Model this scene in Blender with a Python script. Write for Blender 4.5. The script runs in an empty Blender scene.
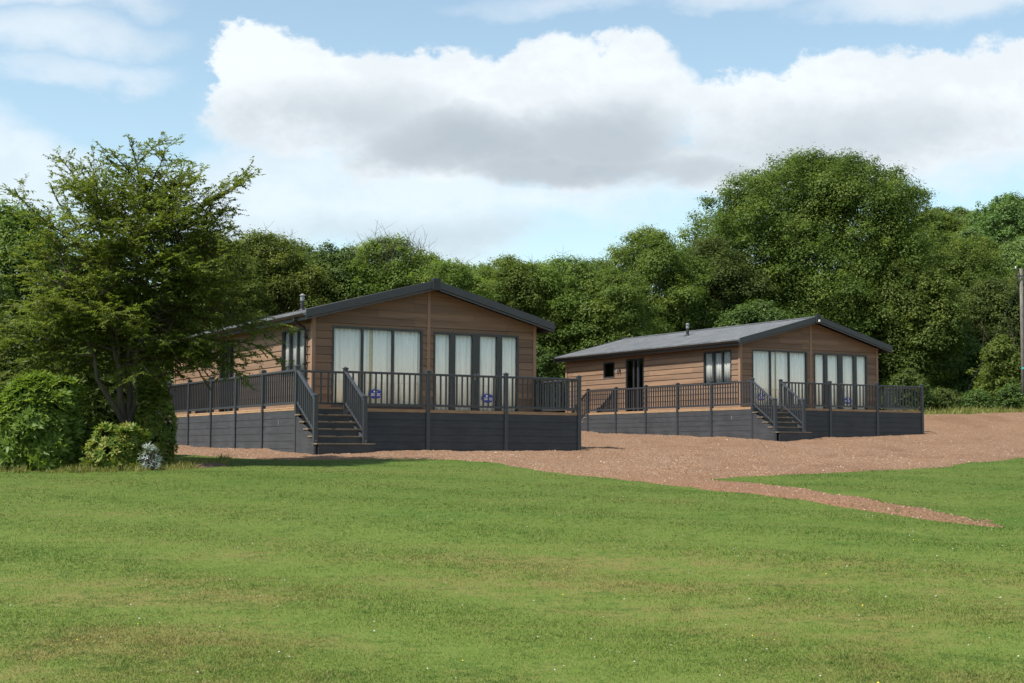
import bpy, math, random
import numpy as np
from mathutils import Matrix, Vector, noise as mnoise
SC = bpy.context.scene
COL = SC.collection
R = math.radians
rng = np.random.default_rng(7)

# ------------------------------------------------------------------ mesh helpers
class MB:
    def __init__(s): s.v = []; s.f = []; s.m = []
    def add(s, vs, fs, m=0):
        o = len(s.v); s.v += [tuple(map(float, p)) for p in vs]
        s.f += [tuple(i + o for i in f) for f in fs]; s.m += [m] * len(fs)
    def box(s, x0, x1, y0, y1, z0, z1, m=0):
        vs = [(x0,y0,z0),(x1,y0,z0),(x1,y1,z0),(x0,y1,z0),(x0,y0,z1),(x1,y0,z1),(x1,y1,z1),(x0,y1,z1)]
        s.add(vs, [(0,3,2,1),(4,5,6,7),(0,1,5,4),(1,2,6,5),(2,3,7,6),(3,0,4,7)], m)
    def hexa(s, vs, m=0):
        s.add(vs, [(0,3,2,1),(4,5,6,7),(0,1,5,4),(1,2,6,5),(2,3,7,6),(3,0,4,7)], m)
    def prism_x(s, prof, x0, x1, m=0):       # profile in (y,z), counter-clockwise seen from +x
        n = len(prof); vs = [(x0,y,z) for y,z in prof] + [(x1,y,z) for y,z in prof]
        s.add(vs, [tuple(range(n-1,-1,-1)), tuple(range(n,2*n))] + [(i,(i+1)%n,n+(i+1)%n,n+i) for i in range(n)], m)
    def prism_y(s, prof, y0, y1, m=0):       # profile in (x,z)
        n = len(prof); vs = [(x,y0,z) for x,z in prof] + [(x,y1,z) for x,z in prof]
        s.add(vs, [tuple(range(n)), tuple(range(2*n-1,n-1,-1))] + [(i,n+i,n+(i+1)%n,(i+1)%n) for i in range(n)], m)
    def tube(s, pts, rad, n=8, m=0, cap=True):
        pts = [Vector(p) for p in pts]; k = len(pts)
        if not hasattr(rad, '__len__'): rad = [rad] * k
        rings = []
        for i, p in enumerate(pts):
            d = (pts[min(i+1,k-1)] - pts[max(i-1,0)]).normalized()
            a = d.cross(Vector((0,0,1)) if abs(d.z) < .9 else Vector((1,0,0))).normalized(); b = d.cross(a)
            rings += [p + (a*math.cos(2*math.pi*j/n) + b*math.sin(2*math.pi*j/n))*rad[i] for j in range(n)]
        fs = [(i*n+j, i*n+(j+1)%n, (i+1)*n+(j+1)%n, (i+1)*n+j) for i in range(k-1) for j in range(n)]
        if cap: fs += [tuple(range(n-1,-1,-1)), tuple((k-1)*n+j for j in range(n))]
        s.add(rings, fs, m)
    def build(s, name, mats, parent=None, smooth=False, bevel=0):
        me = bpy.data.meshes.new(name); me.from_pydata(s.v, [], s.f)
        mats = mats if isinstance(mats, (list, tuple)) else [mats]
        for mt in mats: me.materials.append(mt)
        if len(mats) > 1: me.polygons.foreach_set('material_index', s.m)
        if smooth: me.polygons.foreach_set('use_smooth', [True]*len(s.f))
        me.update()
        return link(name, me, parent, bevel)
def link(name, me, parent=None, bevel=0):
    o = bpy.data.objects.new(name, me); COL.objects.link(o)
    if parent: o.parent = parent
    if bevel:
        b = o.modifiers.new('bevel', 'BEVEL'); b.width = bevel; b.segments = 2; b.limit_method = 'ANGLE'
    return o
def tag(o, label=None, cat=None, group=None, kind=None):
    if label: o['label'] = label
    if cat: o['category'] = cat
    if group: o['group'] = group
    if kind: o['kind'] = kind
    return o
def empty(name, loc, rz=0, sc=1):
    o = bpy.data.objects.new(name, None); COL.objects.link(o)
    o.location = loc; o.rotation_euler = (0,0,rz); o.scale = (sc,sc,sc) if not hasattr(sc,'__len__') else sc
    o.empty_display_size = .2
    return o
def np_mesh(name, V, nper, mat, tint=None, smooth=False):     # polygons of nper separate verts each
    V = np.ascontiguousarray(V, np.float32).reshape(-1,3); n = len(V)//nper
    me = bpy.data.meshes.new(name)
    me.vertices.add(len(V)); me.vertices.foreach_set('co', V.ravel())
    me.loops.add(len(V)); me.loops.foreach_set('vertex_index', np.arange(len(V), dtype=np.int32))
    me.polygons.add(n); me.polygons.foreach_set('loop_start', np.arange(0, len(V), nper, dtype=np.int32))
    if tint is not None:
        a = me.attributes.new('tint', 'FLOAT', 'FACE'); a.data.foreach_set('value', np.ascontiguousarray(tint, np.float32))
    me.materials.append(mat); me.update(calc_edges=True); me.validate()
    return me

# ------------------------------------------------------------------ material helpers
class X:                                                # tiny expression layer over math nodes
    def __init__(s, nt, sock): s.nt = nt; s.s = sock
    def op(s, o, *b, clamp=False):
        n = s.nt.nodes.new('ShaderNodeMath'); n.operation = o; n.use_clamp = clamp
        for i, q in enumerate((s,) + b):
            if isinstance(q, X): s.nt.links.new(q.s, n.inputs[i])
            else: n.inputs[i].default_value = q
        return X(s.nt, n.outputs[0])
    def __add__(s, b): return s.op('ADD', b)
    def __sub__(s, b): return s.op('SUBTRACT', b)
    def __mul__(s, b): return s.op('MULTIPLY', b)
    def __truediv__(s, b): return s.op('DIVIDE', b)
    def max(s, b): return s.op('MAXIMUM', b)
    def min(s, b): return s.op('MINIMUM', b)
    def ss(s, a, b):
        n = s.nt.nodes.new('ShaderNodeMapRange'); n.interpolation_type = 'SMOOTHSTEP'
        s.nt.links.new(s.s, n.inputs[0]); n.inputs[1].default_value = a; n.inputs[2].default_value = b
        return X(s.nt, n.outputs[0])
def mixc(nt, fac, a, b, mode='MIX'):
    n = nt.nodes.new('ShaderNodeMix'); n.data_type = 'RGBA'; n.blend_type = mode
    for sock, q in ((n.inputs[0], fac), (n.inputs[6], a), (n.inputs[7], b)):
        if isinstance(q, X): nt.links.new(q.s, sock)
        elif isinstance(q, bpy.types.NodeSocket): nt.links.new(q, sock)
        elif isinstance(q, (int, float)): sock.default_value = q
        else: sock.default_value = (*q, 1)
    return n.outputs[2]
def coords(nt, kind='Object'):
    return nt.nodes.new('ShaderNodeTexCoord').outputs[kind]
def position(nt): return nt.nodes.new('ShaderNodeNewGeometry').outputs['Position']
def mapped(nt, vec, sc=(1,1,1), loc=(0,0,0), rot=(0,0,0)):
    n = nt.nodes.new('ShaderNodeMapping'); nt.links.new(vec, n.inputs[0])
    n.inputs['Scale'].default_value = sc; n.inputs['Location'].default_value = loc; n.inputs['Rotation'].default_value = rot
    return n.outputs[0]
def noise(nt, vec, scale, detail=3, rough=.55, dist=0):
    n = nt.nodes.new('ShaderNodeTexNoise'); n.inputs['Scale'].default_value = scale; n.inputs['Detail'].default_value = detail
    n.inputs['Roughness'].default_value = rough; n.inputs['Distortion'].default_value = dist
    nt.links.new(vec, n.inputs['Vector']); return X(nt, n.outputs[0])
def attr(nt, name):
    n = nt.nodes.new('ShaderNodeAttribute'); n.attribute_name = name; return X(nt, n.outputs['Fac'])
def new_mat(name):
    m = bpy.data.materials.new(name); m.use_nodes = True; nt = m.node_tree
    return m, nt, nt.nodes['Principled BSDF'], nt.nodes['Material Output']
def bump(nt, p, h, strength=.3, dist=.02):
    b = nt.nodes.new('ShaderNodeBump'); b.inputs['Strength'].default_value = strength; b.inputs['Distance'].default_value = dist
    nt.links.new(h.s, b.inputs['Height']); nt.links.new(b.outputs[0], p.inputs['Normal'])
def simple(name, c, rough=.6, var=.15, scale=6, metal=0, stretch=(1,1,1), spec=.5, bmp=0):
    m, nt, p, _ = new_mat(name)
    n = noise(nt, mapped(nt, coords(nt), stretch), scale, 5)
    d = tuple(x*(1-var) for x in c); l = tuple(min(1,x*(1+var)) for x in c)
    nt.links.new(mixc(nt, n.ss(.3,.7), d, l), p.inputs['Base Color'])
    p.inputs['Roughness'].default_value = rough; p.inputs['Metallic'].default_value = metal
    p.inputs['Specular IOR Level'].default_value = spec
    if bmp: bump(nt, p, n, bmp)
    return m
def leaf_mat(name, cs, trans=.3, rough=.55, big=.35):        # cs: dark, mid, light leaf colours
    m, nt, p, out = new_mat(name)
    t = attr(nt, 'tint'); n = noise(nt, position(nt), big, 2)
    f = (t*.85 + n*.55 - .14)
    c = mixc(nt, f.ss(0,.55), cs[0], cs[1]); c = mixc(nt, f.ss(.5,1), c, cs[2])
    oi = nt.nodes.new('ShaderNodeObjectInfo')
    hs = nt.nodes.new('ShaderNodeHueSaturation'); nt.links.new(c, hs.inputs['Color'])
    nt.links.new((X(nt, oi.outputs['Random'])*.04 + .48).s, hs.inputs['Hue'])
    nt.links.new((X(nt, oi.outputs['Random'])*.3 + 1.0).s, hs.inputs['Value'])
    c = hs.outputs[0]
    nt.links.new(c, p.inputs['Base Color']); p.inputs['Roughness'].default_value = rough; p.inputs['Specular IOR Level'].default_value = .14
    tr = nt.nodes.new('ShaderNodeBsdfTranslucent')
    nt.links.new(mixc(nt, 1.0, c, (1.15,1.2,.55), 'MULTIPLY'), tr.inputs[0])
    mx = nt.nodes.new('ShaderNodeMixShader'); mx.inputs[0].default_value = trans
    nt.links.new(p.outputs[0], mx.inputs[1]); nt.links.new(tr.outputs[0], mx.inputs[2]); nt.links.new(mx.outputs[0], out.inputs[0])
    return m

def lawn_colour(nt):
    pos = position(nt)
    w = noise(nt, mapped(nt, pos, (.10,.42,.1), rot=(0,0,R(-6))), 1.0, 4, .6)      # mowing swathes
    a = noise(nt, pos, .55, 5, .62); b = noise(nt, pos, 3.1, 4, .65); c = noise(nt, pos, 24, 3, .7)
    sep = nt.nodes.new('ShaderNodeSeparateXYZ'); nt.links.new(pos, sep.inputs[0]); y = X(nt, sep.outputs[1])
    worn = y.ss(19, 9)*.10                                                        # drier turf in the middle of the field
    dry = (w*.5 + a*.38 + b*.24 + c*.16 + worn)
    col = mixc(nt, dry.ss(.5,.68), (.060,.109,.017), (.096,.134,.027))
    col = mixc(nt, (w*.45 + a*.35 + b*.3 + worn).ss(.59,.74), col, (.140,.132,.042))
    col = mixc(nt, (b*.55 + c*.45).ss(.44,.33)*.35, col, (.050,.086,.016))
    n6 = noise(nt, pos, 8.5, 4, .7); n7 = noise(nt, pos, 2.2, 3, .6)
    col = mixc(nt, (n6*.7+n7*.4).ss(.555,.68)*.6, col, (.040,.080,.013)); col = mixc(nt, (n6*.6+c*.45).ss(.485,.39)*.5, col, (.14,.142,.045))
    n5 = noise(nt, mapped(nt, pos, (.22,.9,.2), rot=(0,0,R(4))), 1.0, 3, .5)
    col = mixc(nt, n5.ss(.56,.72)*.22, col, (.140,.132,.042))
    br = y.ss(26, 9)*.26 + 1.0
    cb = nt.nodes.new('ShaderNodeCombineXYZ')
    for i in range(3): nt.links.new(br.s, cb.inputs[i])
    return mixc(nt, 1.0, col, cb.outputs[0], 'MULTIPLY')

def cladding(name):
    m, nt, p, _ = new_mat(name)
    co = coords(nt); oi = attr(nt, 'tint')
    g = noise(nt, mapped(nt, co, (.7,.7,26)), 1.6, 5, .6); b = noise(nt, mapped(nt, co, (.25,.25,4.76)), 1.0, 0)
    f = g*.6 + b*.55
    c = mixc(nt, f.ss(.38,.75), (.140,.087,.056), (.212,.136,.089))
    st = noise(nt, mapped(nt, co, (1.3,1.3,.35)), 1.2, 4, .6)
    c = mixc(nt, st.ss(.55,.8)*.35, c, (.14,.092,.062))
    sp = nt.nodes.new('ShaderNodeSeparateXYZ'); nt.links.new(co, sp.inputs[0]); cbn = nt.nodes.new('ShaderNodeCombineXYZ')
    nt.links.new((X(nt, sp.outputs[0]) + X(nt, sp.outputs[1])).s, cbn.inputs[0]); nt.links.new(sp.outputs[2], cbn.inputs[1])
    bk = nt.nodes.new('ShaderNodeTexBrick'); nt.links.new(cbn.outputs[0], bk.inputs[0]); bk.offset = .37; bk.offset_frequency = 3; bk.inputs['Scale'].default_value = 1
    bk.inputs['Color1'].default_value = (.8,.82,.86,1); bk.inputs['Color2'].default_value = (1.12,1.1,1.06,1); bk.inputs['Mortar'].default_value = (.35,.33,.32,1)
    bk.inputs['Mortar Size'].default_value = .003; bk.inputs['Brick Width'].default_value = 2.9; bk.inputs['Row Height'].default_value = .21
    c = mixc(nt, 1.0, c, bk.outputs[0], 'MULTIPLY')
    nt.links.new(c, p.inputs['Base Color']); p.inputs['Roughness'].default_value = .62; p.inputs['Specular IOR Level'].default_value = .3
    bump(nt, p, g, .25, .004); return m
def boards(name, c0, c1):
    m, nt, p, _ = new_mat(name)
    co = coords(nt); g = noise(nt, mapped(nt, co, (1.2,1.2,22)), 1.5, 5, .62); s = noise(nt, co, 1.4, 4, .6)
    c = mixc(nt, (g*.6+s*.5).ss(.35,.8), c0, c1)
    nt.links.new(c, p.inputs['Base Color']); p.inputs['Roughness'].default_value = .58; p.inputs['Specular IOR Level'].default_value = .35
    bump(nt, p, g, .2, .004); return m
def shingles(name):
    m, nt, p, _ = new_mat(name)
    br = nt.nodes.new('ShaderNodeTexBrick'); nt.links.new(mapped(nt, coords(nt), rot=(0,0,R(90))), br.inputs[0])
    br.inputs['Color1'].default_value = (.092,.097,.104,1); br.inputs['Color2'].default_value = (.122,.127,.134,1); br.inputs['Mortar'].default_value = (.058,.06,.064,1)
    br.inputs['Scale'].default_value = 1; br.inputs['Mortar Size'].default_value = .012; br.inputs['Brick Width'].default_value = .34; br.inputs['Row Height'].default_value = .16
    n = noise(nt, coords(nt), 1.3, 5, .65); g = noise(nt, coords(nt), 60, 2)
    c = mixc(nt, (n*.7+g*.3).ss(.35,.7), (.7,.7,.7), (1.15,1.15,1.15))
    nt.links.new(mixc(nt, 1.0, br.outputs[0], c, 'MULTIPLY'), p.inputs['Base Color']); p.inputs['Roughness'].default_value = .6
    bump(nt, p, X(nt, br.outputs[1])*-1.0 + g*.4, .35, .01); return m
def glass_mat(name, refl=1.0, tintc=(.975,.985,.98)):
    m, nt, p, out = new_mat(name); nt.nodes.remove(p)
    t = nt.nodes.new('ShaderNodeBsdfTransparent'); t.inputs[0].default_value = (*tintc,1)
    g = nt.nodes.new('ShaderNodeBsdfGlossy'); g.inputs['Roughness'].default_value = .02
    fr = nt.nodes.new('ShaderNodeLayerWeight'); fr.inputs[0].default_value = .5
    w = noise(nt, coords(nt), 1.1, 2); b = nt.nodes.new('ShaderNodeBump'); b.inputs['Strength'].default_value = .04; b.inputs['Distance'].default_value = .05
    nt.links.new(w.s, b.inputs['Height']); nt.links.new(b.outputs[0], g.inputs['Normal'])
    mx = nt.nodes.new('ShaderNodeMixShader'); nt.links.new(((X(nt, fr.outputs['Facing']).op('POWER',5.0)*.94+.035)*refl).op('MINIMUM',1.0).s, mx.inputs[0])
    nt.links.new(t.outputs[0], mx.inputs[1]); nt.links.new(g.outputs[0], mx.inputs[2]); nt.links.new(mx.outputs[0], out.inputs[0]); return m
def bark(name, c):
    m, nt, p, _ = new_mat(name)
    n = noise(nt, mapped(nt, coords(nt), (9,9,2.2)), 1.2, 5, .65); k = noise(nt, coords(nt), 1.4, 3)
    nt.links.new(mixc(nt, (n*.7+k*.4).ss(.35,.75), tuple(x*.5 for x in c), tuple(x*1.35 for x in c)), p.inputs['Base Color'])
    p.inputs['Roughness'].default_value = .85; bump(nt, p, n, .6, .03); return m

M = {}
M['clad'] = cladding('cladding_wood')
M['clad_trim'] = simple('cladding_trim', (.22,.139,.09), .6, .12, 5, stretch=(1,1,.3))
M['skirt'] = boards('skirting_boards', (.025,.027,.031), (.050,.053,.060))
M['rail'] = simple('charcoal_rail', (.026,.030,.037), .42, .15, 8, spec=.6)
M['anth'] = simple('anthracite_frame', (.026,.028,.033), .4, .12, 5)
M['barge'] = simple('bargeboard_grey', (.036,.038,.043), .45, .14, 5, stretch=(1,1,4))
M['black'] = simple('black_plastic', (.013,.013,.015), .45, .2, 5)
M['soffit'] = simple('soffit_dark', (.018,.018,.02), .7, .15, 5)
M['deck'] = simple('deck_board_edge', (.30,.19,.105), .7, .2, 5, stretch=(1,1,8))
M['tread'] = simple('tread_board', (.135,.10,.067), .75, .3, 6)
M['shingle'] = shingles('roof_shingles')
M['glass'] = glass_mat('window_glass')
M['darkglass'] = glass_mat('door_glass', 1.6, (.74,.78,.76))
M['curtain'] = simple('curtain_fabric', (.88,.87,.82), .9, .05, 9, stretch=(3,3,.2), spec=.1)
M['dimmed'] = simple('dimmed_curtain', (.40,.41,.40), .9, .12, 7, stretch=(3,3,.2), spec=.1)  # same curtain in a greyer colour, to offset the sun on side windows
M['beige'] = simple('beige_curtain_edge', (.62,.55,.36), .9, .1, 9, spec=.1)
M['dark_in'] = simple('interior_wall', (.45,.42,.38), .9, .1, 2)
M['steel'] = simple('steel_cowl', (.22,.23,.235), .5, .1, 9, metal=.5)
M['white'] = simple('white_plastic', (.78,.78,.76), .5, .05, 9)
M['blue'] = simple('blue_sticker', (.03,.04,.36), .4, .1, 20)
M['bark'] = bark('bark_grey', (.085,.068,.05)); M['bark2'] = bark('bark_dark', (.05,.04,.03))
M['polewood'] = bark('pole_wood', (.11,.10,.09))

# ------------------------------------------------------------------ terrain
TY = np.array([-40,0,20,33,36,40,46,51,56,60,65,72,90,130,400,1500]); TZ = np.array([-3.0,-1.6,-.71,-.12,-.045,-.02,.17,.42,.62,.78,1.15,1.9,3.0,4.5,7,9])
def ground_h(Xa, Ya):
    Xa = np.asarray(Xa, float); Ya = np.asarray(Ya, float)
    z = np.zeros(np.broadcast(Xa, Ya).shape)
    for o in (-2.5,-1.2,0,1.2,2.5): z = z + np.interp(Ya+o*np.clip((Ya-20)/12,.0,1), TY, TZ)/5
    hill = 18.5*np.exp(-(((Xa-84)/74)**2 + ((Ya-205)/75)**2)) + 18*np.exp(-(((Xa-190)/90)**2 + ((Ya-260)/110)**2))
    z = z + hill*np.clip((Ya-84)/40, 0, 1)**1.3
    far = np.clip((Ya-35)/30,0,1)
    z = z + .012*np.clip(Xa-8,-8,26)*np.clip((Ya-46)/8,0,1)*np.clip((76-Ya)/8,0,1)
    z = z + .035*np.sin(Xa*.55+1.3)*np.sin(Ya*.43) + .02*np.sin(Xa*1.7+Ya*.9)*np.sin(Ya*1.3-.4)
    return z
def gz(x, y): return float(ground_h(x, y))
def grid_mesh(name, xs, ys, zfun, mat, keep=None):
    GX, GY = np.meshgrid(xs, ys); GZ = zfun(GX, GY); nx, ny = len(xs), len(ys)
    V = np.stack([GX,GY,GZ],-1).reshape(-1,3)
    idx = np.arange(nx*ny).reshape(ny,nx)
    F = np.stack([idx[:-1,:-1],idx[:-1,1:],idx[1:,1:],idx[1:,:-1]],-1).reshape(-1,4)
    if keep is not None:
        F = F[keep.reshape(-1)[F].any(1)]
        u, inv = np.unique(F, return_inverse=True); V = V[u]; F = inv.reshape(-1,4)
    me = bpy.data.meshes.new(name); me.vertices.add(len(V)); me.vertices.foreach_set('co', V.astype(np.float32).ravel())
    me.loops.add(F.size); me.loops.foreach_set('vertex_index', F.astype(np.int32).ravel())
    me.polygons.add(len(F)); me.polygons.foreach_set('loop_start', np.arange(0,F.size,4,dtype=np.int32))
    me.polygons.foreach_set('use_smooth', np.ones(len(F),bool)); me.materials.append(mat); me.update(calc_edges=True); me.validate()
    return me
m, nt, p, _ = new_mat('lawn_turf')
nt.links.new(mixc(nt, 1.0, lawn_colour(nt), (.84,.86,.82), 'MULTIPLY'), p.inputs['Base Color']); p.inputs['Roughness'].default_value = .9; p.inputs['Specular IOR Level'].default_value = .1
bump(nt, p, noise(nt, position(nt), 38, 4, .7), .8, .03); M['lawn'] = m
m, nt, p, out = new_mat('grass_blade')
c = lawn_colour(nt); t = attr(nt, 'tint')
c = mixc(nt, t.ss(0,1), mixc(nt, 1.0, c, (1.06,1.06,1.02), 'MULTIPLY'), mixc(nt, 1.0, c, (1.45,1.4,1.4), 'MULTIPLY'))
c = mixc(nt, t.ss(.93,.97), c, (.27,.225,.1))
nt.links.new(c, p.inputs['Base Color']); p.inputs['Roughness'].default_value = .6; p.inputs['Specular IOR Level'].default_value = .25
tr = nt.nodes.new('ShaderNodeBsdfTranslucent'); nt.links.new(c, tr.inputs[0])
mx = nt.nodes.new('ShaderNodeMixShader'); mx.inputs[0].default_value = .45
nt.links.new(p.outputs[0], mx.inputs[1]); nt.links.new(tr.outputs[0], mx.inputs[2]); nt.links.new(mx.outputs[0], out.inputs[0]); M['blade'] = m
def axis(a, b, fine0, fine1, fs, cs):
    l = np.arange(fine0, fine1+1e-6, fs)
    lo = fine0 - np.cumsum(np.geomspace(fs*2, cs, 40)); hi = fine1 + np.cumsum(np.geomspace(fs*2, cs, 40))
    return np.concatenate([[a], lo[lo>a][::-1], l, hi[hi<b], [b]])
lawn = link('lawn', grid_mesh('lawn', axis(-900,900,-30,60,.6,60), axis(-60,1500,2,100,.5,60), ground_h, M['lawn'])); tag(lawn, kind='structure')

GRAVEL = np.array([(-10.8,36.4),(-8.3,35.2),(-6.6,33.2),(-4.6,32.2),(-1.76,31.9),(-.23,30.1),(.91,27.76),(2.31,24.72),(3.67,21.9),(4.58,19.5),(5.2,18.2),(5.75,17.3),
  (5.95,18.5),(5.52,19.6),(5.15,20.8),(4.55,23),(3.3,25.7),(4.0,26.3),(5.2,26.6),(7.5,28.7),(11.5,33.4),(18,40),(40,55),(70,72),(70,78),(25.6,74),(19.4,70.5),(10,70.5),(0,68),(-8,62),(-15,52),(-13,44)])
def sdist(P):
    A = GRAVEL; B = np.roll(A,-1,0); d = np.full(len(P), 1e9); ins = np.zeros(len(P), bool)
    for a, b in zip(A, B):
        e = b-a; w = P-a; t = np.clip((w@e)/(e@e),0,1); d = np.minimum(d, np.linalg.norm(w-t[:,None]*e,axis=1))
        c = ((a[1]<=P[:,1]) != (b[1]<=P[:,1])); xi = a[0]+(P[:,1]-a[1])/(e[1] if e[1] else 1e-9)*e[0]; ins ^= c & (P[:,0]<xi)
    return np.where(ins, d, -d)
def wob(Xa, Ya):
    return .22*np.sin(Xa*2.1+Ya*.7)+.14*np.sin(Xa*5.3-Ya*2.1+1)+.1*np.sin(Ya*6.1+Xa*3.3)+.07*np.sin(Xa*13.1+Ya*9.7)
def gravel_sd(Xa, Ya):
    s = np.shape(Xa); P = np.stack([np.ravel(Xa),np.ravel(Ya)],-1)
    return (sdist(P) + wob(P[:,0],P[:,1])*.38).reshape(s)
def lump(Xa, Ya):
    return .022*np.sin(Xa*3.1+Ya*1.2)*np.sin(Ya*2.7+.5)+.016*np.sin(Xa*6.7-1+Ya*2)*np.sin(Ya*5.9)+.012*np.sin(Xa*11.3+Ya*7.1)
def gravel_h(Xa, Ya):
    sd = gravel_sd(Xa, Ya)
    heap = .02*np.exp(-((Xa-2)/4.5)**2-((Ya-37.2)/1.6)**2)                 # gravel pushed up along the front of the decks
    return ground_h(Xa, Ya) + np.clip(sd*.25,-.08,.035) + (lump(Xa,Ya)+heap)*np.clip(sd*.6,0,1)
m, nt, p, _ = new_mat('red_gravel')
pos = position(nt); vo = nt.nodes.new('ShaderNodeTexVoronoi'); nt.links.new(pos, vo.inputs['Vector']); vo.inputs['Scale'].default_value = 26
sv = nt.nodes.new('ShaderNodeSeparateColor'); nt.links.new(vo.outputs['Color'], sv.inputs[0])
n1 = noise(nt, pos, .45, 4, .6); n2 = noise(nt, pos, 5, 4, .7)
c = mixc(nt, X(nt, sv.outputs[0]), (.120,.066,.038), (.222,.136,.083)); c = mixc(nt, X(nt, sv.outputs[1]).ss(.8,.95), c, (.27,.205,.155))
n0 = noise(nt, mapped(nt, pos, (.5,.16,.3)), 1.0, 4, .6); c = mixc(nt, n0.ss(.5,.68)*.6, c, (.125,.064,.038)); c = mixc(nt, n0.ss(.42,.28)*.5, c, (.215,.143,.094))
sg_ = nt.nodes.new('ShaderNodeSeparateXYZ'); nt.links.new(pos, sg_.inputs[0]); c = mixc(nt, (X(nt, sg_.outputs[1]) + n2*4).ss(31,24)*.55, c, (.165,.076,.044))
c = mixc(nt, n1.ss(.35,.65)*.5, c, (.168,.1,.06)); c = mixc(nt, n2.ss(.55,.75)*.45, c, (.12,.068,.044))
nt.links.new(c, p.inputs['Base Color']); p.inputs['Roughness'].default_value = .9; p.inputs['Specular IOR Level'].default_value = .15
bump(nt, p, X(nt, vo.outputs['Distance'])*-1.0 + n2*.5, .8, .04); M['gravel'] = m
xs = np.concatenate([np.arange(-15.5,13,.13), np.arange(13,72,.4)]); ys = np.concatenate([np.arange(16.5,42,.16), np.arange(42,79,.3)])
GX, GY = np.meshgrid(xs, ys)
gravel = link('gravel_drive', grid_mesh('gravel_drive', xs, ys, gravel_h, M['gravel'], gravel_sd(GX,GY) > -.15)); tag(gravel, kind='structure')

# loose stones over the gravel
def stones(n, seed):
    r = np.random.default_rng(seed); Y = 17.5/(1-r.random(n)*.77); Y = np.minimum(Y, 76); Xp = (r.random(n)*.74-.36)*Y*1.04
    k = gravel_sd(Xp, Y) > -.12; Xp, Y = Xp[k], Y[k]; n = len(Y)
    s = (.010+.016*r.random(n)**2)*(.6+Y/60); z = gravel_h(Xp,Y)
    T = np.array([(1,0,0),(-.5,.87,0),(-.5,-.87,0),(0,0,.8)]); a = r.random(n)*6.28; ca, sa = np.cos(a), np.sin(a)
    V = T[None]*s[:,None,None]*(.7+.6*r.random((n,4,1)))
    V = np.stack([V[...,0]*ca[:,None]-V[...,1]*sa[:,None], V[...,0]*sa[:,None]+V[...,1]*ca[:,None], V[...,2]],-1)
    V += np.stack([Xp,Y,z-.004],-1)[:,None]
    F = V[:,[[0,1,3],[1,2,3],[2,0,3]]].reshape(-1,3)
    return F, np.repeat(r.random(n),3)
m, nt, p, _ = new_mat('loose_stone')
t = attr(nt,'tint'); c = mixc(nt, t.ss(0,.8), (.122,.067,.04), (.24,.147,.092)); c = mixc(nt, t.ss(.85,.97), c, (.31,.245,.19))
nt.links.new(c, p.inputs['Base Color']); p.inputs['Roughness'].default_value = .85; M['stone'] = m
F, T = stones(42000, 3); o = link('loose_gravel', np_mesh('loose_gravel', F, 3, M['stone'], T))
tag(o, 'loose reddish stones scattered over the gravel drive', 'gravel', kind='stuff')

# mown grass blades, denser near the viewer because they show larger there
def clump0(a, b): return np.clip(.5+.9*np.sin(a*7+2*np.sin(b*5))*np.sin(b*6+a*3),0,1)
def blades(n, seed, y0=6.5, y1=38, hmin=.008, hmax=.026):
    r = np.random.default_rng(seed); u = r.random(n); Y = 1/(1/y0 + u*(1/y1-1/y0)); Xp = (r.random(n)-.5)*.82*Y + (r.random(n)-.5)*1.5
    sd = gravel_sd(Xp,Y); k = (sd < .03) | (r.random(n) < .4*np.exp(-np.maximum(sd,0)/.13)) | ((Y < 23)&(r.random(n) < np.clip((22-Y)/4.5,0,.93)**1.3*(.4+.6*clump0(Xp,Y)))); Xp, Y = Xp[k], Y[k]; n = len(Y)
    clump = .5+.5*np.sin(Xp*3.3+1.7*np.sin(Y*2.1))*np.sin(Y*2.9+1.3*np.sin(Xp*1.9))
    h = (hmin+(hmax-hmin)*r.random(n)**1.5)*(.92+.2*clump)*np.clip(.55+Y/45,.5,1); a = r.random(n)*6.28; w = .0016+.00028*Y*(.4+.9*r.random(n))
    z = np.where(gravel_sd(Xp,Y)>0, gravel_h(Xp,Y), ground_h(Xp,Y))
    base = np.stack([Xp,Y,z-.004],-1); d = np.stack([np.cos(a),np.sin(a),0*a],-1)*w[:,None]
    le = r.normal(0,.55,(n,2))*h[:,None]; tip = base + np.stack([le[:,0],le[:,1],h],-1)
    V = np.stack([base-d, base+d, tip],1).reshape(-1,3); return V, r.random(n)
V, T = blades(760000, 11); o = link('mown_grass', np_mesh('mown_grass', V, 3, M['blade'], T))
tag(o, 'short mown grass blades covering the lawn', 'grass', kind='stuff')
def flowers(n, seed):
    r = np.random.default_rng(seed); k = 60; cy = 1/(1/8.+r.random(k)*(1/26-1/8.)); cx = (r.random(k)-.5)*.76*cy
    i = r.integers(0,k,n); Xp = cx[i]+r.normal(0,.7,n); Y = cy[i]+r.normal(0,.7,n)
    j = r.random(n) < .45; Yr = 1/(1/8.+r.random(n)*(1/28-1/8.)); Xp = np.where(j,(r.random(n)-.5)*.8*Yr,Xp); Y = np.where(j,Yr,Y)
    ok = (gravel_sd(Xp,Y) < -.1)&(Y>7); Xp, Y = Xp[ok], Y[ok]; n = len(Y)
    s = .004+.004*r.random(n); c = np.stack([Xp,Y,ground_h(Xp,Y)+.025+.012*r.random(n)],-1)
    O = np.array([(1,0,0),(0,1,0),(-1,0,0),(0,-1,0),(0,0,1),(0,0,-1)],float); FI = [[0,1,4],[1,2,4],[2,3,4],[3,0,4],[1,0,5],[2,1,5],[3,2,5],[0,3,5]]
    V = (c[:,None]+O[None]*s[:,None,None])[:,FI].reshape(-1,3); return V, np.repeat(r.random(n),8)
m, nt, p, _ = new_mat('clover_white'); t = attr(nt,'tint')
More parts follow.
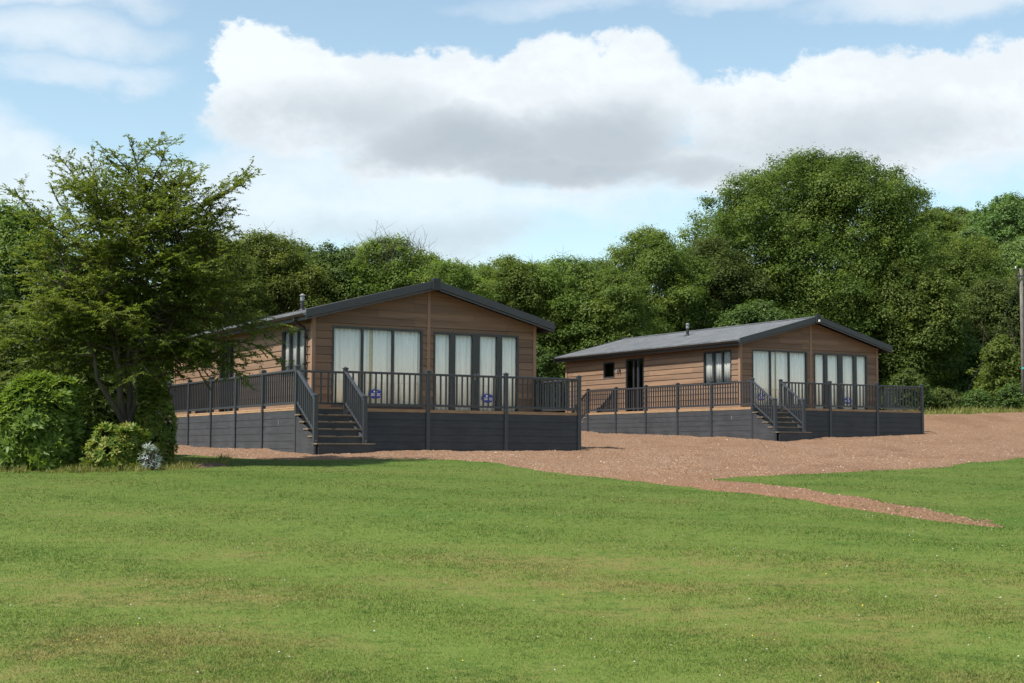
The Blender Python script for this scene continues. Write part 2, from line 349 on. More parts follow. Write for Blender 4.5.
nt.links.new(mixc(nt, t.ss(.93,.95), mixc(nt, t, (.28,.30,.22), (.48,.48,.41)), (.6,.5,.03)), p.inputs['Base Color']); p.inputs['Roughness'].default_value = .8; M['clover'] = m
V, T = flowers(170, 5); o = link('clover_flowers', np_mesh('clover_flowers', V, 3, M['clover'], T))
tag(o, 'tiny white clover heads dotted through the lawn', 'flowers', kind='stuff')

# ------------------------------------------------------------------ lodges
YAW = R(29.429); LW, LL = 6.7, 12.2
DF, DS, DB = 2.37, 1.336, 8.33                  # deck: front depth, side width, back end
EZ, SL, OE, OG = 2.557, .265, .35, .46           # roof: top of the eave edge, slope, overhangs
RZ = EZ + SL*(LW/2+OE)
def roof_top(u): return RZ - SL*abs(u-LW/2)
def wall_courses(mb, axis_, w, z0, z1, opens, outer, sgn, gable=False, h=.21, th=.10):
    """lapped boards along one wall; outer = wall plane, sgn = outward direction along the other axis"""
    cuts = sorted({round(z0+i*h,4) for i in range(int((z1-z0)/h)+1)} | {z1} | {o[k] for o in opens for k in (2,3)})
    def prof(z):
        f = ((z-z0) % h)/h; return f
    for a, b in zip(cuts, cuts[1:]):
        if b-a < 1e-3: continue
        mid = (a+b)/2; ivs = [(0,w)]
        for (o0,o1,oz0,oz1) in opens:
            if oz0 < mid < oz1:
                nv = []
                for s,e in ivs:
                    if o0 > s: nv.append((s,min(e,o0)))
                    if o1 < e: nv.append((max(s,o1),e))
                ivs = [q for q in nv if q[1]-q[0] > 1e-3]
        fa = ((a-z0+1e-5) % h)/h; fb = fa + (b-a)/h
        ta, tb = .030-.020*fa, .030-.020*fb
        for s,e in ivs:
            sa = sb = s; ea = eb = e
            if gable:
                la = max(0,(a-(roof_top(0)-.16))/SL); lb = max(0,(b-(roof_top(0)-.16))/SL)
                sa, sb, ea, eb = max(s,la), max(s,lb), min(e,w-la), min(e,w-lb)
                if ea-sa < .05: continue
                if eb <= sb: sb = eb = (sa+ea)/2
            def P(t,y,z): return (t, outer+sgn*y, z) if axis_ == 'x' else (outer+sgn*y, t, z)
            if fb > .98 and b-a > .04 and not gable:                    # open joint between boards
                mb.hexa([P(sa,-.002,b-.007),P(ea,-.002,b-.007),P(ea,-th,b-.007),P(sa,-th,b-.007),P(sa,-.002,b),P(ea,-.002,b),P(ea,-th,b),P(sa,-th,b)]); bb = b-.007
            else: bb = b
            mb.hexa([P(sa,ta,a),P(ea,ta,a),P(ea,-th,a),P(sa,-th,a),P(sb,tb,bb),P(eb,tb,bb),P(eb,-th,bb),P(sb,-th,bb)])
def panel(t0,t1,y0,y1,z0,z1,ax,outer,sgn):
    a, b = sorted((outer+sgn*y0, outer+sgn*y1))
    return (t0,t1,a,b,z0,z1) if ax == 'x' else (a,b,t0,t1,z0,z1)
def folds(t0,t1,z0,z1,depth,ax,outer,sgn,name,parent,mat,seed,amp=.022):
    r = random.Random(seed); n = max(8,int((t1-t0)/.018)); mb = MB(); vs = []; ph = r.random()*6; 
    for i in range(n+1):
        t = t0+(t1-t0)*i/n; y = depth + amp*math.sin(t*2*math.pi/.13+ph+.8*math.sin(t*9+ph)) + amp*.5*math.sin(t*21+ph*2)
        for z,k in ((z0,1.),( (z0+z1)/2,.95),(z1,.7)):
            yy = depth+(y-depth)*k
            vs.append((t,outer-sgn*yy,z) if ax=='x' else (outer-sgn*yy,t,z))
    fs = [(i*3+j,(i+1)*3+j,(i+1)*3+j+1,i*3+j+1) for i in range(n) for j in range(2)]
    mb.add(vs, fs); o = mb.build(name, mat, parent, smooth=True)
    s = o.modifiers.new('thickness','SOLIDIFY'); s.thickness = .004
    return o
def sticker(parent, ax, t, z, outer, sgn):
    mb = MB(); n = 28; rx, rz = .20, .125
    def P(a,b,y): return (t+a, outer+sgn*y, z+b) if ax=='x' else (outer+sgn*y, t+a, z+b)
    def disc(cx,cz,ax_,az,y0,y1,mi):
        v = [P(cx+ax_*math.cos(2*math.pi*i/n),cz+az*math.sin(2*math.pi*i/n),y) for y in (y0,y1) for i in range(n)]
        mb.add(v,[tuple(range(n)),tuple(range(2*n-1,n-1,-1))]+[(i,n+i,n+(i+1)%n,(i+1)%n) for i in range(n)],mi)
    disc(0,0,rx,rz,.002,.006,0)
    for a0,a1,z0,z1 in ((-.17,.17,.008,.02),(-.17,.17,-.045,-.033)):
        mb.box(*(panel(t+a0,t+a1,.005,.008,z+z0,z+z1,ax,outer,sgn)),m=1)
    for k in range(7): mb.box(*(panel(t-.13+k*.038,t-.13+k*.038+.02,.005,.0085,z-.026,z-.002,ax,outer,sgn)),m=1)
    disc(0,.068,.055,.028,.006,.009,1)
    return mb.build('sticker',[M['blue'],M['white']],parent)
def window(root, ax, outer, sgn, t0, t1, z0, z1, bars, name='window', curtain='full', stick=None, glass=None, door=False, seed=1, fw=.055):
    """frame proud of the boards, panes set back in it, curtain well behind"""
    fr = MB(); Y0, Y1 = -.034, .034
    B = lambda a,b,c,d,y0=Y0,y1=Y1: fr.box(*panel(a,b,y0,y1,c,d,ax,outer,sgn))
    B(t0,t0+fw,z0,z1); B(t1-fw,t1,z0,z1); B(t0+fw,t1-fw,z1-fw,z1); B(t0+fw,t1-fw,z0,z0+fw)
    for (b0,b1) in bars: B(b0,b1,z0+fw,z1-fw,Y0,Y1-.004)
    w = fr.build(name, M['anth'], root)
    edges = [t0+fw] + [q for b in bars for q in b] + [t1-fw]
    for i in range(0,len(edges),2):
        a, b = edges[i], edges[i+1]; g = MB(); g.box(*panel(a,b,-.022,-.012,z0+fw,z1-fw,ax,outer,sgn))
        g.build('glass_pane', glass or M['glass'], w)
    g0, g1 = t0+.02, t1-.02
    if curtain == 'full':
        if t1-t0 > 2.3 and not door:
            mid = t0+(t1-t0)*.435
            folds(g0,mid-.05,z0+.02,z1-.02,.075,ax,outer,sgn,'curtain',w,M['curtain'],seed)
            folds(mid+.05,g1,z0+.02,z1-.02,.075,ax,outer,sgn,'curtain',w,M['curtain'],seed+1)
            folds(mid-.06,mid+.06,z0+.02,z1-.02,.10,ax,outer,sgn,'curtain_edge',w,M['beige'],seed+2,.012)
        else:
            folds(g0,g1,z0+.02,z1-.02,.075,ax,outer,sgn,'curtain',w,M['curtain'],seed)
    elif curtain == 'dimmed':
        folds(g0,g1,z0+.02,z1-.02,.075,ax,outer,sgn,'curtain',w,M['dimmed'],seed)
    if stick is not None: sticker(w, ax, stick[0], stick[1], outer-sgn*.012, sgn)
    return w
def lodge(loc, label, pipe, lamp, s1, s2):
    root = empty('holiday_lodge', loc, YAW); tag(root, label, 'lodge', 'matching timber holiday lodges')
    W1 = (.53,3.17,.10,2.23); W2 = (3.5,6.17,.02,2.2); S1 = (.5,2.2,.95,2.22); S2 = (6.2,7.5,.02,2.22); S3 = (8.34,9.19,1.5,2.16)
    wl = MB(); zt = roof_top(0)-.13
    wall_courses(wl,'x',LW,.0,zt-.03,[W1,W2],0,-1); wall_courses(wl,'x',LW,zt-.03,RZ-.14,[],0,-1,True)
    wall_courses(wl,'x',LW,.0,zt-.03,[],LL,1); wall_courses(wl,'x',LW,zt-.03,RZ-.14,[],LL,1,True)
    n0 = len(wl.v)
    wall_courses(wl,'y',LL-.2,.0,zt-.01,[(a-.1,b-.1,c,d) for a,b,c,d in (S1,S2,S3)],0,-1); wall_courses(wl,'y',LL-.2,.0,zt-.01,[],LW,1)
    wl.v = wl.v[:n0] + [(x,y+.1,z) for x,y,z in wl.v[n0:]]
    wl.build('wall', M['clad'], root)
    for x0_,xs_ in ((-.038,1),(LW+.038,-1)):
        for y0_,ys_ in ((-.038,1),(LL+.038,-1)):                          # angle trim over each corner
            tr = MB(); pr = [(x0_,y0_),(x0_+xs_*.1,y0_),(x0_+xs_*.1,y0_+ys_*.012),(x0_+xs_*.012,y0_+ys_*.012),(x0_+xs_*.012,y0_+ys_*.12),(x0_,y0_+ys_*.12)]
            vs = [(x,y,0) for x,y in pr]+[(x,y,zt-.02) for x,y in pr]
            tr.add(vs,[(5,4,3,2,1,0),(6,7,8,9,10,11)]+[(i,(i+1)%6,6+(i+1)%6,6+i) for i in range(6)]); tr.build('corner_trim', M['clad_trim'], root)
    cs = MB(); cs.box(LW/2-.045,LW/2+.045,-.034,-.02,2.262,RZ-.2); cs.box(LW/2-.05,LW/2+.05,-.03,-.02,.0,2.262); cs.build('cover_strip', M['clad_trim'], root)
    base = MB(); base.box(.12,LW-.12,.12,LL-.12,-.16,-.01); base.box(.12,LW-.12,.12,LL-.12,zt-.06,zt-.03); base.box(.12,LW-.12,4.4,4.46,0,zt-.07); base.build('floor_and_ceiling', M['dark_in'], root)
    # skirting under the lodge where no deck stands
    sk = MB(); sk.box(LW-.02,LW+.02,-.02,LL,-1.6,-.005); sk.box(0,LW-.03,LL-.02,LL+.02,-1.6,-.005); sk.box(-.02,.02,DB+.02,LL-.03,-1.6,-.005); sk.build('skirting', M['skirt'], root)
    # roof
    rf = MB(); T_ = .05
    y0, y1 = -OG+.02, LL+OG-.02
    for sg in (-1,1):
        pr = []
        ue = LW/2+sg*(LW/2+OE); c = LW/2
        pts = [(c,RZ),(ue,EZ),(ue,EZ-T_),(c,RZ-T_)]
        if sg < 0: pts = pts[::-1]
        rf.prism_y(pts[::-1],y0,y1)
    roof = rf.build('roof', M['shingle'], root)
    rc = MB()
    for sg in (-1,1):
        pts = [(LW/2,RZ+.03),(LW/2+sg*.14,RZ-SL*.14+.03),(LW/2+sg*.14,RZ-SL*.14+.004),(LW/2,RZ+.004)]
        rc.prism_y(pts if sg<0 else pts[::-1],y0,y1)
    rc.build('ridge_cap', M['shingle'], roof)
    for yb,name in ((-OG,'front'),(LL+OG,'back')):
        bg = MB(); a,b = (yb-.012,yb+.019) if name=='front' else (yb-.019,yb+.012)
        for sg in (-1,1):
            ue = LW/2+sg*(LW/2+OE+.03); ze = RZ-SL*(LW/2+OE+.03)
            pts = [(LW/2,RZ+.028),(ue,ze+.028),(ue,ze-.17),(LW/2,RZ-.17)]
            bg.prism_y(pts[::-1] if sg<0 else pts,a,b)
            pts = [(LW/2,RZ-.19),(ue,ze-.19),(ue,ze-.235),(LW/2,RZ-.235)]
            bg.prism_y(pts[::-1] if sg<0 else pts,a+.012,b+.012)
        bg.build('bargeboard', M['barge'], root)
        f = MB(); f.box(LW/2-.12,LW/2+.12,yb-.05 if name=='front' else yb-.06,yb+.06 if name=='front' else yb+.05,RZ-.26,RZ+.075); f.build('ridge_end_block', M['black'], root, bevel=.02)
    so = MB()
    for sg in (-1,1):
        ue = LW/2+sg*(LW/2+OE-.03); pts = [(LW/2,RZ-T_-.02),(ue,EZ+SL*.03-T_-.02),(ue,EZ+SL*.03-T_-.06),(LW/2,RZ-T_-.06)]
        for ya,yb in ((y0+.03,-.03),(LL+.03,y1-.03)): so.prism_y(pts[::-1] if sg<0 else pts,ya,yb)
        ua, ub = sorted((LW/2+sg*(LW/2+OE-.04), LW/2+sg*(LW/2+.03))); so.box(ua,ub,-.02,LL+.02,zt-.06,zt-.04)
    so.build('soffit', M['soffit'], root)
    for sg in (-1,1):
        ue = LW/2+sg*(LW/2+OE); fa = MB(); a,b = sorted((ue-sg*.03,ue-sg*.008)); fa.box(a,b,y0+.02,y1-.02,EZ-.23,EZ-T_-.004)
        fa.build('fascia', M['barge'], root)
        gu = MB(); cx = ue+sg*.05; pr = [(cx+.062*math.cos(t),EZ-.075+.062*math.sin(t)) for t in np.linspace(math.pi,2*math.pi,9)]+[(cx+.05*math.cos(t),EZ-.075+.05*math.sin(t)) for t in np.linspace(2*math.pi,math.pi,9)]
        gu.prism_y(pr,y0+.03,y1-.03); gu.build('gutter', M['black'], root, smooth=False)
    if pipe:
        dp = MB(); ue = -OE-.05; dp.tube([(ue,.33,EZ-.12),(ue,.33,EZ-.2),(ue+.08,.33,EZ-.29),(-.13,.33,EZ-.38),(-.085,.33,EZ-.46),(-.085,.33,.02)],.036,10)
        for z in (1.9,1.2,.5): dp.box(-.13,-.03,.28,.38,z,z+.035)
        dp.build('downpipe', M['black'], root)
    fl = MB(); fu, fv = 2.05, 6.05; zb = roof_top(fu); fl.tube([(fu,fv,zb-.05),(fu,fv,zb+.30)],.06,14); fl.tube([(fu,fv,zb-.02),(fu,fv,zb+.05)],[.15,.08],14)
    fo = fl.build('flue', M['black'], root, smooth=False)
    cw = MB(); cw.tube([(fu,fv,zb+.30),(fu,fv,zb+.43)],.068,14); cw.tube([(fu,fv,zb+.46),(fu,fv,zb+.52)],[.10,.02],14); cw.tube([(fu,fv,zb+.43),(fu,fv,zb+.46)],.03,8); cw.build('flue_cowl', M['steel'], fo)
    # openings
    window(root,'x',0,-1,*W1,[(1.37,1.43),(2.26,2.32)],'window',stick=(s1,.46),seed=s2)
    d = window(root,'x',0,-1,*W2,[(4.0,4.17),(4.7,4.93),(5.47,5.64)],'french_door',stick=(5.2,.42),seed=s2+5,door=True)
    h = MB()
    for t in (4.78,4.87): h.tube([(t,-.03,1.0),(t,-.085,1.0),(t+(.0),-.085,1.0),(t+(-.1 if t<4.8 else .1),-.085,1.0)],.013,8); h.box(t-.02,t+.02,-.044,-.031,.92,1.1)
    h.build('door_handle', M['steel'], d)
    window(root,'y',0,-1,*S1,[(1.02,1.09),(1.56,1.66)],'window',curtain='dimmed',seed=s2+9)
    d = window(root,'y',0,-1,*S2,[(6.56,6.68),(6.9,6.98)],'side_door',curtain=None,glass=M['darkglass'])
    h = MB(); h.tube([(-.03,6.94,1.0),(-.09,6.94,1.0),(-.09,7.04,1.0)],.013,8); h.build('door_handle', M['steel'], d)
    window(root,'y',0,-1,*S3,[],'window',curtain=None,glass=M['darkglass'])
    for v in (7.9,8.08):
        l = MB(); l.box(-.05,-.02,v-.025,v+.025,1.74,1.8); l.tube([(-.075,v,1.69),(-.075,v,1.85)],.027,10); l.build('wall_lamp', M['steel'] if v>8 else M['anth'], root)
    if lamp:
        l = MB(); l.box(LW/2-.035,LW/2+.035,-OG-.09,-OG-.051,RZ-.2,RZ-.12); l.build('security_light', M['white'], root, bevel=.01)
    return root
def copy_obj(src, parent, loc):
    c = src.copy(); COL.objects.link(c); c.parent = parent; c.location = loc; return c
def box_mesh(name, mat, sx, sy, sz, bev=0):
    mb = MB(); mb.box(-sx/2,sx/2,-sy/2,sy/2,0,sz); return mb
BAL = None
def balustrade(root, a, b, za=0, zb=0, gap=.15, top=.918):
    """one bay from a to b (deck plan points), za/zb floor heights at its ends"""
    global BAL
    a, b = Vector((*a,za)), Vector((*b,zb)); d = b-a; L2 = math.hypot(d.x,d.y); ang = math.atan2(d.y,d.x); sl = (zb-za)/L2
    def bar(w,z0,z1):
        mb = MB(); nx, ny = -math.sin(ang)*w/2, math.cos(ang)*w/2
        mb.hexa([(a.x-nx,a.y-ny,a.z+z0),(b.x-nx,b.y-ny,b.z+z0),(b.x+nx,b.y+ny,b.z+z0),(a.x+nx,a.y+ny,a.z+z0),(a.x-nx,a.y-ny,a.z+z1),(b.x-nx,b.y-ny,b.z+z1),(b.x+nx,b.y+ny,b.z+z1),(a.x+nx,a.y+ny,a.z+z1)])
        return mb
    rail = bar(.085,top-.055,top).build('balustrade', M['rail'], root, bevel=.01)
    bar(.05,.075,.13).build('bottom_rail', M['rail'], rail, bevel=.006)
    n = max(2,round(L2/gap)); hb = top-.055-.13
    if BAL is None:
        mb = MB(); mb.box(-.018,.018,-.018,.018,0,1); BAL = mb.build('baluster', M['rail'], rail); first = BAL
        protos = BAL
    for i in range(1,n):
        q = a + d*(i/n)
        if BAL.parent == rail and i == 1 and not BAL.get('_used'): c = BAL; BAL['_used'] = 1
        else: c = BAL.copy(); COL.objects.link(c); c.parent = rail
        c.location = (q.x,q.y,q.z+.13-abs(sl)*.02); c.rotation_euler = (0,0,ang); c.scale = (1,1,hb+abs(sl)*.04)
    return rail
def post(root, x, y, z0, z1):
    mb = MB(); mb.box(x-.05,x+.05,y-.05,y+.05,z0,z1); p = mb.build('post', M['rail'], root, bevel=.006)
    c = MB(); c.box(x-.062,x+.062,y-.062,y+.062,z1,z1+.025); c.add([(x-.05,y-.05,z1+.025),(x+.05,y-.05,z1+.025),(x+.05,y+.05,z1+.025),(x-.05,y+.05,z1+.025),(x,y,z1+.06)],[(0,1,4),(1,2,4),(2,3,4),(3,0,4)]); c.build('post_cap', M['rail'], p)
    return p
def skirting(root, a, b, ztop, zbot):
    """horizontal boards facing outward between two plan points"""
    a, b = Vector((*a,0)), Vector((*b,0)); d = (b-a).normalized(); n = Vector((d.y,-d.x,0)); mb = MB(); z = ztop; r = random.Random(3)
    while z > zbot:
        z0 = z-.185
        q = [a+n*.014, b+n*.014, b-n*.02, a-n*.02]; t = [a+n*.008, b+n*.008, b-n*.02, a-n*.02]
        mb.hexa([(p.x,p.y,z0) for p in q]+[(p.x,p.y,z-.006) for p in t]); z = z0
    bk = [a-n*.022,b-n*.022,b-n*.03,a-n*.03]; mb.hexa([(p.x,p.y,zbot) for p in bk]+[(p.x,p.y,ztop) for p in bk])
    return mb.build('skirting', M['skirt'], root)
WST = 1.261
def stairs(root, p0, direction, side, nst=5, rise=.175, run=.28):
    """flight from deck edge corner p0, going down along `direction`, spreading by WST along `side`"""
    D = Vector((*direction,0)); S = Vector((*side,0)); P0 = Vector((*p0,0)); last = None
    def P(t,s,z): q = P0+D*t+S*s; return (q.x,q.y,z)
    def slab(mb,t0,t1,s0,s1,z0,z1): 
        vs = [P(t0,s0,z0),P(t1,s0,z0),P(t1,s1,z0),P(t0,s1,z0),P(t0,s0,z1),P(t1,s0,z1),P(t1,s1,z1),P(t0,s1,z1)]
        mb.hexa(vs)
    st = MB()
    for s0,s1 in ((-.03,.015),(WST-.015,WST+.03)):
        n = nst*run-.1
        st.hexa([P(.03,s0,-1.35),P(n,s0,-1.35),P(n,s1,-1.35),P(.03,s1,-1.35),P(.03,s0,-.16),P(n,s0,-.16-rise*(nst-1.2)),P(n,s1,-.16-rise*(nst-1.2)),P(.03,s1,-.16)])
    stair = st.build('staircase', M['skirt'], root)
    for k in range(nst):
        t0 = k*run+.02; z = -(k+1)*rise; wide = .14 if k == nst-1 else 0
        t = MB(); slab(t,t0-.015,t0+run+.02,-.05,WST+.05+wide,z-.035,z); t.build('tread', M['tread'], stair, bevel=.006)
        r_ = MB(); slab(r_,t0-.012,t0+.012,.016,WST-.016+wide,z+.001,z+rise-.036); r_.build('riser', M['skirt'], stair)
    r_ = MB(); slab(r_,nst*run+.0,nst*run+.024,.0,WST+.15,-1.4,-nst*rise-.036); r_.build('riser', M['skirt'], stair)
    tl = (nst-1)*run+.09
    for s in (0,WST):
        q = P0+D*tl+S*s; zf = -(nst-1)*rise-.02; post(root,q.x,q.y,-1.45 if s == 0 else zf-rise+.02,zf+.95)
        q0 = P0+D*.05+S*s; q1 = P0+D*(tl-.05)+S*s
        balustrade(root,(q0.x,q0.y),(q1.x,q1.y),-.0,-rise*(tl-.1)/run,.125,.90)
def deck(loc, label, gate=False):
    root = empty('timber_deck', loc, YAW); tag(root, label, 'deck', 'railed decks around the lodges')
    x0, x1, yf, yb = -DS, LW, -DF, DB
    fl = MB(); 
    k = 0; y = yf-.012
    while y < -.05:
        fl.box(x0-.012,x1+.012,y,min(y+.139,-.04),-.03,0); y += .145
    y = -.04+.006
    x = x0-.012
    while x < -.07:
        fl.box(x,min(x+.139,-.045),-.035,yb+.012,-.03,0); x += .145
    fl.build('deck_boards', M['deck'], root)
    fas = MB(); fas.box(x0-.006,x1+.006,yf-.006,yf+.02,-.075,-.031); fas.box(x0-.006,x0+.02,yf+.021,yb,-.075,-.031); fas.box(x1-.02,x1+.006,yf+.021,-.05,-.075,-.031); fas.build('deck_edge', M['deck'], root)
    zb = -1.5; zt = -.078
    side_v = [yf] + [-DF+2.34+2.09*k for k in range(5)]
    front_u = [x0, x0+WST, x0+WST+2.264, x0+WST+4.528, x1]
    for a,b in zip(side_v,side_v[1:]): skirting(root,(x0,b-.05),(x0,a+.05),zt,zb)
    for a,b in zip(front_u,front_u[1:]): skirting(root,(a+.05,yf),(b-.05,yf),zt,zb)
    skirting(root,(x1,yf+.05),(x1,-.05),zt,zb); skirting(root,(-.05,yb),(x0+.05,yb),zt,zb)
    post(root,x0,yf,zb,.97)
    for u in front_u[1:]: post(root,u,yf,zb,.96)
    for v in side_v[1:]: post(root,x0,v,zb,.96)
    post(root,x1,-.12,-.03,.96)
    for a,b in zip(side_v,side_v[1:]): balustrade(root,(x0,a+.05),(x0,b-.05))
    for a,b in zip(front_u[1:],front_u[2:]): balustrade(root,(a+.05,yf),(b-.05,yf))
    balustrade(root,(x1,yf+.05),(x1,-.17))
    if gate: g_ = balustrade(root,(x0+.06,yf+.02),(x0+WST-.06,yf+.02),0,0,.19,.90); g_.name = 'gate'
    tg = MB(); tg.box(x0-.024,x0-.0145,yf+1.15,yf+1.18,-.42,-.29); tg.build('fixing_plate',M['steel'],root)
    stairs(root,(x0,yf),(0,-1),(1,0)); stairs(root,(x0,yb),(0,1),(1,0))
    post(root,x0+WST,yb,-.03,.96)
    return root
O1 = (-5.197,38.467,1.052); O2 = (8.403,54.274,1.604)
lodge(O1,'nearer brown timber lodge with a downpipe at its left front corner',True,False,1.8,10)
deck(O1,'charcoal railed deck wrapped round the nearer lodge, partly behind the left shrubs',True)
lodge(O2,'farther brown timber lodge with a white security light under its ridge',False,True,.97,40)
deck(O2,'charcoal railed deck wrapped round the farther lodge, beyond the nearer deck corner')

# ------------------------------------------------------------------ foliage
def unit(v): return v/np.maximum(np.linalg.norm(v,axis=-1,keepdims=True),1e-9)
def leaf_quads(C, Nn, L, W, r, droop=None, fold=.25):
    """kite shaped leaves: centre, normal, half length, half width"""
    n = len(C); t = r.normal(size=(n,3)) if droop is None else droop
    a = unit(t-(t*Nn).sum(1,keepdims=True)*Nn); b = np.cross(Nn,a)
    L = np.broadcast_to(np.asarray(L),(n,))[:,None]; W = np.broadcast_to(np.asarray(W),(n,))[:,None]
    return np.stack([C-a*L, C+b*W-a*L*.1+Nn*W*fold, C+a*L, C-b*W-a*L*.1+Nn*W*fold],1)
def clump_crown(r, centres, rad, leaves_per, L, flat=.65, up=.6, out=.95, jit=.3, ratio=.5):
    Vs = []; Ts = []
    for c, q in zip(centres, rad):
        n = max(6,int(leaves_per*(q/np.mean(rad))**2)); d = unit(r.normal(size=(n,3))); d[:,2] = np.where(d[:,2] < -.4, -d[:,2]*.7, d[:,2])
        rr = q*(.3+.95*r.random(n)**.8)*(1+.25*np.sin(d[:,0]*5+c[0]*3)*np.sin(d[:,1]*5+c[1])); P = c + d*rr[:,None]*np.array([1,1,flat])
        Nn = unit(d*out + np.array([0,0,up]) + r.normal(size=(n,3))*jit)
        l = L*(.65+.7*r.random(n)); Vs.append(leaf_quads(P,Nn,l,l*ratio,r)); Ts.append(np.clip(r.random()*.7+r.random(n)*.4-.05,0,1))
    return np.concatenate(Vs).reshape(-1,3), np.concatenate(Ts)
PROFILE = {'dome': ((0,.55),(.12,.86),(.35,1.),(.6,.96),(.8,.78),(.93,.5),(1,.12)),
           'bushy': ((0,.7),(.2,.95),(.45,1.),(.7,.78),(.88,.48),(1,.12)),
           'tall': ((0,.5),(.2,.85),(.4,1.),(.65,.8),(.85,.5),(1,.1)),
           'cone': ((0,.95),(.15,1.),(.5,.6),(.8,.26),(1,.02))}
def clump_tree(name, loc, H, Rr, seed, mat, label, group=None, low=.12, prof='dome', ncl=120, lp=130, L=.11, crad=(.5,1.), bk='bark2', cat='tree', trunk_r=None, twigs=0, sx=1., flat=.78, fill=1., shoots=1.):
    r = np.random.default_rng(seed); pr = np.array(PROFILE[prof]); cs = []; h0 = low*H
    lob = r.random(6)*6.28
    def rad(t, a):
        return Rr*np.interp(t,pr[:,0],pr[:,1])*(1+.13*math.sin(2*a+lob[0]+3*t)+.10*math.sin(3*a+lob[1]-4*t)+.08*math.sin(5*a+lob[2]+7*t))
    tries = 0
    while len(cs) < ncl and tries < ncl*30:
        tries += 1; t = r.random()**.85; a = r.random()*6.283; k = .62+.38*r.random() if r.random() < .78 else .15+.5*r.random()
        q = rad(t,a)*k; p = np.array([q*math.cos(a)*sx, q*math.sin(a), h0+t*(H-h0)*(1 if k>.5 else .93)])
        if cs and min(np.linalg.norm(np.array(cs)-p,axis=1)) < crad[0]*.62: continue
        cs.append(p)
    cs = np.array(cs); rd = crad[0]+(crad[1]-crad[0])*r.random(len(cs)); rd *= np.where(cs[:,2] > h0+.85*(H-h0), .72, 1)
    V, T = clump_crown(r, cs, rd, lp, L, flat)
    nf_ = int(len(T)*.32*fill); t = r.random(nf_)**.8; a = r.random(nf_)*6.283; kk = np.where(r.random(nf_)<.75,.62+.28*r.random(nf_)+.06*np.sin(a*9+t*13)+.05*np.sin(a*17-t*31),.3+.5*r.random(nf_))
    qr = np.array([rad(ti,ai) for ti,ai in zip(t,a)])*kk; P = np.stack([qr*np.cos(a)*sx,qr*np.sin(a),h0+t*(H-h0)*np.minimum(1,.9+.1*kk)],-1)+r.normal(0,.12,(nf_,3))
    Nn = unit(np.stack([np.cos(a)*.5,np.sin(a)*.5,.35+.5*t],-1)+r.normal(0,.6,(nf_,3))); l_ = L*(.65+.7*r.random(nf_))
    V = np.concatenate([V,leaf_quads(P,Nn,l_,l_*.5,r).reshape(-1,3)]); T = np.concatenate([T,r.random(nf_)])
    ns = int(ncl*.35*shoots); sc_ = []
    for i in range(ns):
        t = .3+.68*r.random()**.8; a = r.random()*6.283; q = rad(t,a)*(.98+.10*r.random()); sc_.append((q*math.cos(a)*sx,q*math.sin(a),h0+t*(H-h0)*(.96+.06*r.random())))
    if ns:
        V2, T2 = clump_crown(r, np.array(sc_), crad[0]*(.45+.35*r.random(ns)), lp*.28, L*.9, 1.0); V = np.concatenate([V,V2]); T = np.concatenate([T,T2])
    root = empty(name, loc, 0); tag(root, label, cat, group)
    tr = MB(); tk = trunk_r or H*.026; top = H*.62
    tp = [(0,0,-.25)]+[(r.normal()*.03*H*f, r.normal()*.03*H*f, top*f) for f in (.25,.5,.75,1)]
    tr.tube(tp,[tk*1.35,tk,tk*.85,tk*.6,tk*.35],9)
    order = np.argsort(-rd)[:min(len(cs),46)]
    for i in order:
        c = cs[i]; z0 = min(top*.95,max(h0*.6+.15*H*r.random(), c[2]*.45)); f = z0/top*4; k = min(3,int(f)); b0 = Vector(tp[k+1 if k<4 else 4]).lerp(Vector(tp[min(4,k+1)]),.5); b0.z = z0
        c = Vector(c); mid = b0.lerp(c,.5)+Vector((r.normal()*.12,r.normal()*.12,.06*H*r.random())); rr = tk*(.16+.22*r.random())
        tr.tube([b0,mid,c],[rr*1.4,rr,rr*.25],5,cap=False)
    for i in range(twigs):
        a = r.random()*6.28; q = Rr*(.1+.75*r.random()); b = Vector((q*math.cos(a)*sx,q*math.sin(a),H*(.80+.12*r.random())-.25*q)); 
        e = b+Vector((r.normal()*.35,r.normal()*.35,.9+.9*r.random())); m_ = b.lerp(e,.5)+Vector((r.normal()*.1,r.normal()*.1,0)); tr.tube([b,m_,e],[.013,.009,.004],4,cap=False)
        for j in range(5):
            f = .35+.6*r.random(); s = b.lerp(e,f); tr.tube([s,s+Vector((r.normal()*.3,r.normal()*.3,.2+.3*r.random()))],[.006,.003],3,cap=False)
    tr.build('trunk', M[bk], root, smooth=True)
    link('crown', np_mesh('crown', V, 4, mat, T), root)
    return root

M['leaf_feather'] = leaf_mat('leaf_feathery', ((.050,.078,.016),(.086,.126,.026),(.15,.19,.042)), .5, .5, .6)
M['leaf_mid'] = leaf_mat('leaf_mid_green', ((.050,.082,.017),(.084,.126,.027),(.142,.18,.042)), .48)
M['leaf_dark'] = leaf_mat('leaf_dark_green', ((.032,.054,.014),(.054,.084,.021),(.09,.12,.03)), .36)
M['leaf_oak'] = leaf_mat('leaf_oak', ((.044,.072,.015),(.070,.108,.023),(.130,.168,.038)), .44)
M['leaf_olive'] = leaf_mat('leaf_olive', ((.058,.086,.018),(.098,.134,.028),(.155,.182,.044)), .48)
M['leaf_hill'] = leaf_mat('leaf_hillside', ((.05,.084,.024),(.08,.122,.036),(.115,.155,.05)), .38)
M['leaf_con'] = leaf_mat('leaf_conifer', ((.026,.044,.02),(.042,.066,.028),(.06,.085,.036)), .15)
M['leaf_rhodo'] = leaf_mat('leaf_rhododendron', ((.06,.115,.02),(.105,.18,.034),(.18,.26,.06)), .4, .38, 1.5)
